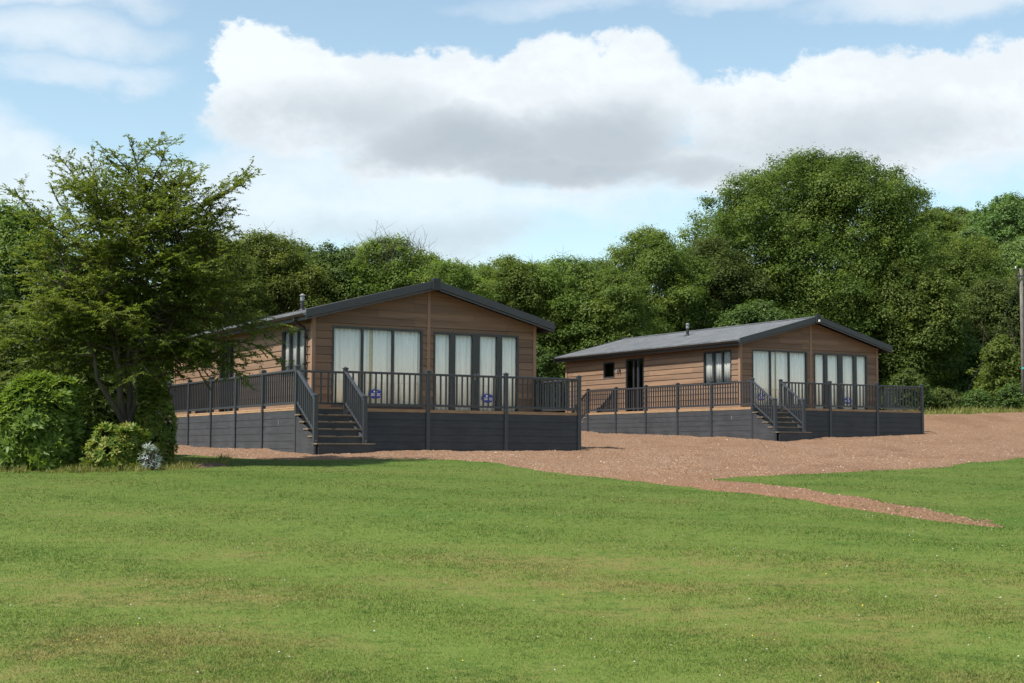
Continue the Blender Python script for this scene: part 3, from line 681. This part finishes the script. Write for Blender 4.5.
M['leaf_yellow'] = leaf_mat('leaf_yellow_green', ((.06,.10,.018),(.11,.165,.03),(.22,.205,.05)), .35, .45, 2)
M['leaf_grey'] = leaf_mat('leaf_silver', ((.2,.24,.25),(.29,.33,.35),(.40,.44,.46)), .25, .7, 4)

F_, HY = 1477.748, 451.76
def at(px, Y): return (px-512)/F_*Y
def htop(px, py, Y):
    x = at(px,Y); return (HY+(px-512)*.0053-py)/F_*Y - gz(x,Y)
def bg_tree(px, py, hw, Y, seed, mat, label, group='trees standing behind the lodges', **kw):
    x = at(px,Y); H = htop(px,py,Y); return clump_tree('broadleaf_tree',(x,Y,gz(x,Y)),H,hw/F_*Y,seed,M[mat],label,group,**kw)
bg_tree(4,208,88,52,101,'leaf_feather','olive green tree at the far left, rising beside the feathery tree',low=.05,prof='bushy',ncl=200,lp=230,L=.075,crad=(.5,1.0))
bg_tree(96,250,75,54,102,'leaf_dark','dark leafy tree mostly hidden behind the feathery tree',low=.04,prof='bushy',ncl=130,lp=120,L=.10,crad=(.5,.9))
K = dict(low=.03,prof='dome',ncl=200,lp=260,L=.060,crad=(.4,.8))
for q_,(px,py,hw,Y,mt_,lb_) in enumerate(((235,243,58,66,'leaf_olive','pale tree filling the gap behind the tree left of the nearer eave'),(292,246,58,69,'leaf_mid','green tree filling the gap just left of the nearer flue'),(355,250,58,70,'leaf_mid','green tree filling the gap left of the twiggy olive tree'),(420,256,54,71,'leaf_mid','green tree filling the gap right of the twiggy olive tree'),(478,264,54,77,'leaf_olive','pale tree just behind the right slope of the nearer roof'),(538,264,56,79,'leaf_mid','green tree between the rounded tree and the lighter bushy tree'),(595,262,56,80,'leaf_mid','green tree behind the lighter bushy tree over the lodge gap'))): bg_tree(px,py,hw,Y,700+q_,mt_,lb_,**K)
bg_tree(205,236,72,60,103,'leaf_mid','green tree showing just right of the feathery tree crown',**K)
bg_tree(262,234,60,63,104,'leaf_mid','green upright tree behind the left eave of the nearer lodge',twigs=6,**K)
bg_tree(322,246,58,66,105,'leaf_dark','darker tree behind the flue of the nearer lodge',**K)
bg_tree(388,240,64,66,106,'leaf_olive','olive tree with bare twigs poking from its top behind the nearer roof',twigs=55,**K)
bg_tree(446,264,54,68,107,'leaf_olive','low olive tree peeping above the ridge of the nearer lodge',**K)
bg_tree(510,258,54,73,108,'leaf_mid','rounded green tree just right of the nearer lodge ridge',twigs=5,**K)
bg_tree(566,260,58,74,109,'leaf_olive','lighter bushy tree above the gap between the two lodges',twigs=5,**K)
bg_tree(612,272,52,73,110,'leaf_mid','mid height tree over the back end of the farther lodge',**K)
K = dict(low=.03,prof='dome',ncl=260,lp=260,L=.068,crad=(.5,.95))
bg_tree(650,231,62,80,111,'leaf_mid','smooth domed green tree left of the great oak',**K)
bg_tree(714,238,54,83,112,'leaf_dark','dark green tree tucked against the left side of the great oak',**K)
x = at(820,88); clump_tree('oak_tree',(x,88,gz(x,88)),htop(820,153,88),122/F_*88,120,M['leaf_oak'],'great domed oak towering over the farther lodge','trees standing behind the lodges',low=.08,prof='dome',ncl=500,lp=380,L=.076,crad=(.65,1.3),trunk_r=.36,fill=2.2)
bg_tree(908,262,52,84,113,'leaf_oak','leafy tree below the right flank of the oak',low=.06,prof='dome',ncl=260,lp=290,L=.076,crad=(.5,1.0))
bg_tree(760,305,60,78,114,'leaf_dark','low dark tree directly behind the farther roof',low=.0,prof='bushy',ncl=170,lp=150,L=.09,crad=(.5,.9))
bg_tree(950,238,58,104,115,'leaf_mid','tall tree between the oak and the wooded hill',low=.03,prof='dome',ncl=280,lp=280,L=.085,crad=(.6,1.2))
bg_tree(992,280,54,94,116,'leaf_dark','shadowy dark tree left of the utility pole',low=.0,prof='bushy',ncl=230,lp=260,L=.078,crad=(.5,1.0))
bg_tree(1052,262,56,96,117,'leaf_dark','dark tree at the right edge behind the utility pole',low=.0,prof='bushy',ncl=230,lp=260,L=.078,crad=(.5,1.0))
bg_tree(1003,338,27,80,118,'leaf_mid','small loose young tree in front of the dark wood by the pole',low=.02,prof='tall',ncl=70,lp=90,L=.085,crad=(.35,.6),twigs=4)
bg_tree(955,335,40,86,119,'leaf_dark','low shadowy tree between the young tree and the farther deck',low=.0,prof='bushy',ncl=140,lp=140,L=.09,crad=(.4,.8))  # dark leaf colour stands in for the shade under the trees
# low shrubs along the back edge of the gravel; dark leaves paint the canopy shade
def shrub_row(spots, group):
    for i,(px,py,hw,Y,mat,lab) in enumerate(spots):
        x = at(px,Y); H = htop(px,py,Y); clump_tree('shrub',(x,Y,gz(x,Y)),H,hw/F_*Y,300+i,M[mat],lab,group,low=.0,prof='bushy',ncl=60,lp=110,L=.065,crad=(.25,.45),cat='shrub',trunk_r=.05)
shrub_row([(536,345,30,70,'leaf_dark','dark shrub in the gap between the two lodges'),
 (908,372,24,74,'leaf_dark','dark shrub right behind the end post of the farther deck'),
 (940,391,17,75.5,'leaf_dark','low dark shrub on the grass edge right of the farther deck'),
 (978,393,14,77,'leaf_dark','low green shrub in the middle of the far grass edge'),
 (1012,386,16,77.6,'leaf_dark','low dark shrub at the foot of the utility pole'),
 (1045,380,24,78,'leaf_mid','low shrub just past the utility pole')],'shrubs along the far grass edge')
# wooded hillside: four kinds of tree, copied one by one
protos = []
for k,(mt,pf) in enumerate((('leaf_hill','dome'),('leaf_mid','bushy'),('leaf_hill','tall'),('leaf_con','cone'))):
    protos.append(clump_tree('hillside_conifer' if pf=='cone' else 'hillside_tree',(0,0,0),11,2.6 if pf=='cone' else 5.0,400+k,M[mt],
        'dark pointed conifer standing on the wooded hill' if pf=='cone' else 'rounded broadleaf tree on the wooded hill','conifers on the hilltop' if pf=='cone' else 'broadleaf trees covering the hill',low=.02,prof=pf,ncl=170,lp=130,L=.15,crad=(.6,1.3) if pf!='cone' else (.4,.7),trunk_r=.2))
def place(proto, loc, sc, rz, used):
    if proto.name in used:
        o = proto.copy(); COL.objects.link(o)
        for ch in proto.children:
            c = ch.copy(); COL.objects.link(c); c.parent = o
    else: o = proto; used.add(proto.name)
    o.location = loc; o.scale = (sc,sc,sc*(.85+.3*random.random())); o.rotation_euler = (0,0,rz); return o
random.seed(5); used = set()
spots = []
for Y in (112,122,133,145,157,170,184,198):
    px = (900 if Y < 150 else 880) + random.random()*20
    while px < 1085:
        spots.append((at(px,Y)+random.uniform(-1,1), Y+random.uniform(-4,4))); px += 7.0/Y*F_*(.75+.5*random.random())*(.85 if Y < 150 else .6)
for i,(x,y) in enumerate(spots):
    con = y > 165 and random.random() < .5
    place(protos[3] if con else protos[random.randrange(3)],(x,y,gz(x,y)-.3),random.uniform(.7,1.0) if not con else random.uniform(.6,.85),random.random()*6.28,used)
for px,Y in ((925,140),(870,135),(800,130),(740,120),(690,118),(600,112),(520,108),(440,105),(360,104),(280,100),(200,98),(120,90),(40,84),(-30,60),(-60,48)):
    x = at(px,Y); o = place(protos[random.randrange(3)],(x,Y,gz(x,Y)-.3),random.uniform(.5,.62) if px<650 else .8,random.random()*6.28,used); o['label'] = 'broadleaf tree farther back, glimpsed only through gaps in the tree belt'; o['group'] = 'trees behind the tree belt'

# ---- the feathery tree in the foreground
def feathery(loc, H):
    r = np.random.default_rng(77); root = empty('feathery_tree', loc)
    tag(root,'tall feathery tree with layered sprays and a forked trunk among the left shrubs','tree')
    tr = MB(); LV = []; LN = []; LD = []
    stems = [((.0,.0),(-.75,.1,.93),.085),((.05,0),(.55,-.15,.97),.075),((.02,.03),(.1,.3,1.0),.085),((0,-.03),(-1.5,-.35,.80),.06),((.03,0),(1.35,.3,.82),.055)]
    fork = .85
    tr.tube([(0,0,-.3),(.02,.0,.25),(.0,.0,fork)],[.15,.12,.11],10)
    def branch(p0, d0, length, rad, lev, up):
        n = max(3,int(length/.22)); p = np.array(p0); d = unit(np.array(d0)); pts = [p.copy()]; st = length/n
        for i in range(n):
            d = unit(d + r.normal(0,.10,3) + np.array([0,0,up*.10])); p = p+d*st; pts.append(p.copy())
        if rad > .004: tr.tube([tuple(q) for q in pts],list(np.linspace(rad,rad*.3,len(pts))),5 if lev<2 else 3,cap=False)
        return pts
    def leafy(pts, width):
        pts = np.array(pts); seg = np.diff(pts,axis=0); Ln = np.linalg.norm(seg,axis=1); tot = Ln.sum(); m = int(tot/.026)+2
        s = np.linspace(.08,1,m)*tot; cum = np.concatenate([[0],np.cumsum(Ln)]); k = np.clip(np.searchsorted(cum,s)-1,0,len(seg)-1)
        pos = pts[k]+seg[k]*((s-cum[k])/Ln[k])[:,None]; dr = unit(seg[k]); sd = unit(np.cross(dr,np.array([0,0,1.]))+1e-6)
        sg = np.where(np.arange(m)%2==0,1,-1)[:,None]; out = unit(sd*sg*.9+dr*.65+r.normal(0,.28,(m,3))+np.array([0,0,-.12])); ll = width*(.7+.6*r.random(m))
        LV.append(pos+out*ll[:,None]*.9); LD.append(out); LN.append(unit(np.cross(out,np.cross(np.array([0,0,1.]),out))+r.normal(0,.33,(m,3))))
    def sub(pts, length, lev, dens, up):
        pts = np.array(pts); n = max(2,int(length*dens))
        for i in range(n):
            f = .18+.82*(i+r.random())/n; j = f*(len(pts)-1); k = min(int(j),len(pts)-2); p = pts[k]+(pts[k+1]-pts[k])*(j-k); d = unit(pts[k+1]-pts[k])
            sd = unit(np.cross(d,np.array([0,0,1.]))+r.normal(0,.25,3)); s = 1 if i%2 else -1
            dd = d*.75+sd*s*.8+np.array([0,0,r.normal(.05,.2)]); L_ = (.30+.55*r.random())*(1.1-.55*f)*(1 if lev==1 else .55)
            if lev == 1:
                L_ *= min(1.5,.45+length*.42); q = branch(p,dd,L_,.006,2,up); leafy(q,.036)
                sub(q,L_,2,6.5,up*.6)
            else:
                q = branch(p,dd,L_,.002,3,-.6); leafy(q,.033)
    for (bx,by),(tx,ty,tz),rad in stems:
        b = Vector((bx,by,fork-.05)); e = Vector((tx,ty,tz*H)); pts = [np.array(b)]
        for i in range(1,9):
            f = i/8; q = b.lerp(e,f); pts.append(np.array([b.x+(e.x-b.x)*f**.75+r.normal(0,.05),b.y+(e.y-b.y)*f**.75+r.normal(0,.05),q.z]))
        tr.tube([tuple(q) for q in pts],list(np.linspace(rad,.012,9)),7,cap=False)
        nb = 22
        for i in range(nb):
            f = .24+.76*(i+r.random())/nb; j = f*8; k = min(int(j),7); p = pts[k]+(pts[k+1]-pts[k])*(j-k); z = p[2]/H
            a = r.random()*6.283; want = np.interp(z,[.1,.25,.5,.75,.9,1.],[1.7,2.3,2.65,2.5,1.75,.8])*(.7+.45*r.random())
            tgt = np.array([want*math.cos(a),want*math.sin(a)]); hd = tgt-p[:2]*.85; ln = np.linalg.norm(hd); rise = np.interp(z,[.1,.35,.7,1.],[-.02,.22,.5,1.0])+r.normal(0,.12)
            ln = max(.5,min(ln,2.4)); d = np.array([*(hd/np.linalg.norm(hd)),rise]); q = branch(p,d,ln,.011+.008*ln,1,.10 if z>.6 else -.35)
            leafy(q[len(q)//2:],.034); sub(q,ln,1,8.0,.1 if z>.7 else -.4)
    # a few long low sprays that reach out to the right, across the lodge wall, and shoots at the top
    for z,dx,dy,L_,up in ((.50,1,-.1,3.1,-.55),(.44,1,.15,2.9,-.7),(.57,1,-.35,2.9,-.5),(.40,1,-.2,2.5,-.45),(.40,-1,-.3,2.6,-.4),(.5,-1,.2,2.6,-.3),(.62,1,-.6,2.5,-.3),(.84,1,-.1,2.5,.35),(.8,1,.2,2.6,.3),(.86,-1,.1,2.1,.4),(.42,.9,-.5,2.2,-.4)):
        q = branch((.15*dx,0,z*H),(dx,dy,.22 if z<.7 else .42),L_,.028,1,up); leafy(q[2:],.036); sub(q,L_,1,8.5,up)
    for i in range(16):
        a = r.random()*6.28; q0 = 1.5*math.sqrt(r.random()); b = (q0*math.cos(a)*1.2,q0*math.sin(a),H*(.93-.06*q0)); q = branch(b,(math.cos(a)*.55,math.sin(a)*.55,1),.55+.5*r.random(),.008,2,.2); leafy(q,.034)
        sub(q,.6,2,9,.3)
    C = np.concatenate(LV); Nn = np.concatenate(LN); Dd = np.concatenate(LD); ll = .036*(.75+.6*r.random(len(C)))
    V = leaf_quads(C,Nn,ll*1.15,ll*.46,r,Dd); print('feathery leaves',len(C))
    root.scale = (29.4/31.5,)*3
    tr.build('trunk', M['bark'], root, smooth=True); link('crown', np_mesh('crown', V.reshape(-1,3), 4, M['leaf_feather'], r.random(len(C))), root)
x = at(127,29.4); feathery((x,29.4,gz(x,29.4)), htop(127,182,31.5))

# ---- shrubs in the left bed
def whorl_shrub(name, loc, H, Rx, Ry, seed, mat, label, nw=900, L=.07, per=8, ratio=.3, flat=1.0, cat='shrub'):
    r = np.random.default_rng(seed); root = empty(name, loc); tag(root, label, cat, 'shrubs in the left bed')
    lob = [(unit(r.normal(size=3))*np.array([1,1,.8]), .16+.16*r.random()) for _ in range(16)]
    d = unit(r.normal(size=(nw,3))); d[:,2] = np.where(d[:,2]<-.8,-d[:,2],d[:,2]); d = unit(d)
    k = np.ones(nw)*.84
    for c, amp in lob: k = np.maximum(k, .68+(amp+.17)*np.exp(-((d-unit(c))**2).sum(1)/.09)*1.15)
    k *= np.where(r.random(nw) < .3, .7+.3*r.random(nw), .96+.07*r.random(nw))
    k = k*(.9+.22*np.maximum(d[:,2],0)**3)
    low_ = d[:,2] < .1; hl = np.linalg.norm(d[:,:2],axis=1); d2 = d.copy(); d2[low_,:2] *= (np.maximum(hl,.93)/np.maximum(hl,.2))[low_,None]
    P = d2*k[:,None]*np.array([Rx,Ry,H*.58]); P[:,2] += H*.42; P[:,2] = np.maximum(P[:,2], .04+.1*r.random(nw))
    ax = unit(d+np.array([0,0,.55])+r.normal(0,.3,(nw,3))); Vs = []; 
    t = np.cross(ax,np.array([.3,.2,.93])); t = unit(t); b = np.cross(ax,t)
    for j in range(per):
        a = 6.283*j/per+r.random(nw)*.6; o = t*np.cos(a)[:,None]+b*np.sin(a)[:,None]; tilt = .25+.5*r.random(nw)
        out = unit(o+ax*tilt[:,None]); Nn = unit(ax-(ax*out).sum(1,keepdims=True)*out+r.normal(0,.15,(nw,3))); l = L*(.7+.55*r.random(nw))
        Vs.append(leaf_quads(P+out*l[:,None],Nn,l,l*ratio,r,out))
    st = MB()
    for i in range(26):
        q = P[r.integers(0,nw)]*.9; st.tube([(q[0]*.1,q[1]*.1,-.1),(q[0]*.5,q[1]*.5,q[2]*.6),tuple(q)],[.022,.016,.006],5,cap=False)
    st.build('stem', M['bark2'], root, smooth=True)
    tint = np.tile(np.clip(.15+.75*r.random(nw),0,1),per)
    link('foliage', np_mesh('foliage', np.concatenate(Vs).reshape(-1,3), 4, M[mat], tint), root); return root
def bed(name, px, py, hw, Y, seed, mat, label, deep=.9, **kw):
    x = at(px,Y); return whorl_shrub(name,(x,Y,gz(x,Y)),htop(px,py,Y),hw/F_*Y,hw/F_*Y*deep,seed,mat,label,**kw)
bed('rhododendron',38,374,52,27.8,501,'leaf_rhodo','large bright green rounded rhododendron at the left edge of the bed',nw=1700,L=.085,per=8,ratio=.36)
bed('shrub',120,427,36,27.5,502,'leaf_yellow','low yellow tinged shrub between the rhododendron and the silvery plant',nw=900,L=.055,per=7,ratio=.34)
bed('shrub',156,384,25,29.3,503,'leaf_yellow','olive upright shrub right of the feathery tree trunk',nw=1500,L=.035,per=7,ratio=.4)
bed('shrub',22,338,75,32.6,504,'leaf_dark','tall dark shrub rising behind the rhododendron',nw=1700,L=.07,per=6,ratio=.42)
bed('shrub',98,352,55,32.4,505,'leaf_dark','dark shrub behind the feathery tree trunk',nw=1500,L=.07,per=6,ratio=.42)
bed('shrub',-48,392,50,31.5,506,'leaf_rhodo','green shrub running out of frame at the left',nw=1300,L=.062,per=8,ratio=.32)
bed('silver_plant',152,445,11,27.0,507,'leaf_grey','small silvery grey leaved plant at the right foot of the yellow tinged shrub',nw=85,L=.04,per=5,ratio=.14,cat='plant')
# rough grass and weeds round the bed and along the far edge
def tufts(name, n, region, hm, seed, mat, label, w=.006):
    r = np.random.default_rng(seed); x, y = region(r, n); n = len(x); h = hm*(.2+.9*r.random(n)**1.6)*(.45+.55*np.sin(x*4.1+1.3*np.sin(y*3.7))*np.sin(y*5.3+x*2.2))+.02; a = r.random(n)*6.28
    z = ground_h(x,y); base = np.stack([x,y,z-.01],-1); d = np.stack([np.cos(a),np.sin(a),0*a],-1)*(w*(.6+.8*r.random(n)))[:,None]; le = r.normal(0,.38,(n,2))*h[:,None]
    mid = base+np.stack([le[:,0]*.35,le[:,1]*.35,h*.6],-1); tip = base+np.stack([le[:,0],le[:,1],h],-1)
    V = np.stack([np.stack([base-d,base+d,mid+d*.7],1),np.stack([base-d,mid+d*.7,mid-d*.7],1),np.stack([mid-d*.7,mid+d*.7,tip],1)],1).reshape(-1,3)
    o = link(name, np_mesh(name, V, 3, M[mat], np.repeat(r.random(n),3))); tag(o,label,'grass',kind='stuff')
M['rough'] = leaf_mat('rough_grass', ((.08,.105,.022),(.14,.155,.04),(.27,.23,.1)), .35, .7, .8)
def reg_bed(r, n):
    px = r.uniform(-40,232,n); f = np.interp(px,[-40,0,90,150,190,232],[26.9,26.7,26.6,26.8,27.6,30.2]); f = f+.22*np.sin(px*.21)+.16*np.sin(px*.57+1)+r.normal(0,.12,n); y = f+r.random(n)**1.4*np.interp(px,[-40,120,170,232],[1.4,1.2,3.2,2.4]); return at(px,y), y
tufts('rough_grass',10000,reg_bed,.19,601,'rough','longer rough grass and weeds along the foot of the left bed')
def reg_far(r, n):
    px = r.uniform(900,1090,n); y = 72.8+(px-1000)*.018+r.random(n)*5.5; return at(px,y), y
tufts('long_grass',16000,reg_far,.42,602,'rough','long pale grass along the far edge of the gravel',w=.014)
# bare reddish soil at the end of the bed
m = simple('bed_soil',(.075,.04,.027),.95,.35,7,bmp=.6)
mb = MB(); rr = random.Random(4); cx, cy = at(208,28.6), 28.6; n = 40; vs = [(cx,cy,gz(cx,cy)+.06)]
for k,(s,dz) in enumerate(((.5,.05),(1,-.03))):
    for i in range(n):
        a = 2*math.pi*i/n; q = s*(1+.2*math.sin(3*a)+.1*rr.random()); X_, Y_ = cx+.42*q*math.cos(a), cy+.5*q*math.sin(a); vs.append((X_,Y_,gz(X_,Y_)+dz))
mb.add(vs,[(0,1+i,1+(i+1)%n) for i in range(n)]+[(1+i,1+n+i,1+n+(i+1)%n,1+(i+1)%n) for i in range(n)])
tag(mb.build('soil_patch',m,smooth=True),kind='structure')

# ------------------------------------------------------------------ utility pole
px_, Yp = 1024, 77; xp = at(px_,Yp); zg = gz(xp,Yp); zt = zg+htop(px_,268,Yp)
root = empty('utility_pole',(xp,Yp,zg)); tag(root,'weathered grey wooden utility pole at the right edge with a diagonal stay wire','pole')
hp = zt-zg; mb = MB(); mb.tube([(0,0,-.5),(0,0,hp*.5),(0,0,hp)],[.115,.10,.088],14); mb.build('mast',M['polewood'],root,smooth=True)
mb = MB(); mb.box(-.34,.34,-.15,-.125,hp-.45,hp-.36); mb.box(-.34,-.3,-.15,-.11,hp-.44,hp-.05); mb.box(.3,.34,-.15,-.11,hp-.44,hp-.05); mb.build('bracket',M['barge'],root)
for s in (-.32,.32):
    mb = MB(); mb.tube([(s,-.13,hp-.05),(s,-.13,hp+.0),(s,-.13,hp+.03),(s,-.13,hp+.1)],[.05,.065,.04,.055],10); mb.build('insulator',M['steel'],root,smooth=True)
xa = at(958,79)-xp; mb = MB(); mb.tube([(-.1,0,hp-.9),(xa,2,gz(xp+xa,79)-zg)],.009,6); mb.build('stay_wire',M['barge'],root)
mb = MB(); mb.box(-.13,.13,-.16,-.152,hp*.30,hp*.30+.09); mb.build('marker_plate',simple('teal_plate',(.05,.4,.42),.5),root)

# ------------------------------------------------------------------ light, sky, camera
SUN_EL = R(55); sd = Vector((-.87,-.49,0)).normalized(); sdir = Vector((sd.x*math.cos(SUN_EL),sd.y*math.cos(SUN_EL),math.sin(SUN_EL)))
sun = bpy.data.lights.new('sun','SUN'); sun.energy = 4.6; sun.angle = R(1.2); sun.color = (1,.94,.85)
so = bpy.data.objects.new('sun',sun); COL.objects.link(so); so.rotation_euler = sdir.to_track_quat('Z','Y').to_euler(); so.location = sdir*60
w = bpy.data.worlds.new('World'); SC.world = w; w.use_nodes = True; nt = w.node_tree; bgd = nt.nodes['Background']
sk = nt.nodes.new('ShaderNodeTexSky'); sk.sky_type = 'NISHITA'; sk.sun_disc = False; sk.sun_elevation = SUN_EL; sk.sun_rotation = math.atan2(sd.x, sd.y); sk.altitude = 100; sk.air_density = 1.0; sk.dust_density = .8; sk.ozone_density = 1.0
dirv = coords(nt,'Generated'); sep = nt.nodes.new('ShaderNodeSeparateXYZ'); nt.links.new(dirv,sep.inputs[0])
dx,dy,dz = (X(nt,sep.outputs[i]) for i in range(3))
az = dx.op('ARCTAN2',dy); el = dz.op('ARCSINE')
wv = mapped(nt,dirv,(1,1,1.5))
n1 = noise(nt,wv,9,5,.55); n2 = noise(nt,mapped(nt,dirv,(1,1,1.5),(3.7,1.1,8.2)),9,5,.55); nf = noise(nt,mapped(nt,dirv,(1,1,1.4),(1.7,5.1,2.2)),32,9,.64); nm = noise(nt,mapped(nt,dirv,(1,1,1.8),(7,2,4)),12,6,.6)
wa = az + (n1-.5)*.06 + (nf-.5)*.03; we = el + (n2-.5)*.045 + (nm-.5)*.03
def field(blobs, a_, e_):
    out = None
    for (px,py,rx,ry,wt) in blobs:
        a0, e0 = math.atan((px-512)/F_), math.atan((HY-py)/F_)
        q = (a_-a0)*(F_/rx); s = (e_-e0)*(F_/ry); f = (q*q + s*s)*-wt + wt
        out = f if out is None else out.max(f)
    return out.max(-2.0)
solid = field([(272,104,80,64,1),(345,106,90,62,1),(440,104,95,66,1),(540,100,92,70,1),(636,100,70,68,1),(420,140,190,50,1),(590,140,110,52,1),
  (770,128,100,62,1),(850,114,105,62,1),(985,112,115,62,1),(900,145,180,42,1),(720,160,150,34,.9),(1150,105,160,80,1)], wa, we)
soft = field([(470,178,270,62,1),(300,205,230,60,1),(430,220,150,50,.9),(170,215,120,45,.8),(10,178,80,44,1.1),(-80,170,110,60,1),(560,190,140,30,.6),(950,178,60,22,.5)], wa, we)
wisp = field([(30,55,150,30,.75),(70,92,110,16,.6),(40,5,130,26,.8),(930,8,150,24,.8),(560,-5,110,16,.5),(740,-12,90,18,.5),(120,60,60,12,.4)], wa, we)
sn = solid + (nf-.5)*1.7; crisp = el.ss(.19,.245); a1 = sn.ss(-.02,.34)*crisp + sn.ss(-.45,.75)*(crisp*-1.0+1.0); a2 = (soft + (nm-.5)*1.3).ss(-.15,.75)*.68; a3 = (wisp + (nm-.5)*1.2).ss(-.15,.9)*.72
rest = ((nm-.42)*3.2 + (n1-.5)*2).ss(0,.8)*((az.op('ABSOLUTE')).ss(.42,.6).max(el.ss(.36,.5)))*el.ss(-.02,.05)*.32
alpha = (a1.max(a2).max(a3)).max(rest)
grey = field([(480,140,165,34,.9),(600,130,95,38,.9),(560,160,140,20,.9),(690,165,110,18,.5),(400,236,180,20,.35),(850,140,150,30,.35),(340,120,110,30,.4)], wa, we)
g = (grey + (nm-.5)*.9 + (nf-.5)*.35).ss(-.6,.95)
CW = 5.7; SK = .103
ccol = mixc(nt, g*.95, (.85*CW,.91*CW,.955*CW), (.425*CW,.49*CW,.55*CW))
ccol = mixc(nt, ((nf*.5+nm*.6)).ss(.44,.64)*.30, ccol, (.6*CW,.66*CW,.71*CW))
bl = nt.nodes.new('ShaderNodeHueSaturation'); bl.inputs['Saturation'].default_value = .88; bl.inputs['Value'].default_value = 1.05; nt.links.new(sk.outputs[0], bl.inputs['Color'])
skyc = mixc(nt, 1.0, bl.outputs[0], (.96,1.02,.93), 'MULTIPLY'); nt.links.new(mixc(nt, alpha, skyc, ccol), bgd.inputs[0]); bgd.inputs[1].default_value = SK

cam = bpy.data.cameras.new('camera'); co = bpy.data.objects.new('camera',cam); COL.objects.link(co); SC.camera = co
cam.sensor_width = 36; cam.lens = 36*F_/1024; cam.clip_end = 4000; cam.clip_start = .1
pt = math.atan((HY-341.5)/F_); g_ = R(.305); R0 = Vector((1,0,0)); U0 = Vector((0,-math.sin(pt),math.cos(pt))); Fw = Vector((0,math.cos(pt),math.sin(pt)))
Rt = R0*math.cos(g_)+U0*math.sin(g_); Up = U0*math.cos(g_)-R0*math.sin(g_)
mt = Matrix.Identity(4)
for i in range(3): mt[i][0], mt[i][1], mt[i][2] = Rt[i], Up[i], -Fw[i]
co.matrix_world = mt
vs_ = SC.view_settings; vs_.view_transform = 'Standard'; vs_.look = 'None'; vs_.exposure = .92; vs_.gamma = 1; vs_.use_curve_mapping = False
SC.cycles.max_bounces = 8; SC.cycles.transparent_max_bounces = 16; SC.cycles.use_denoising = True
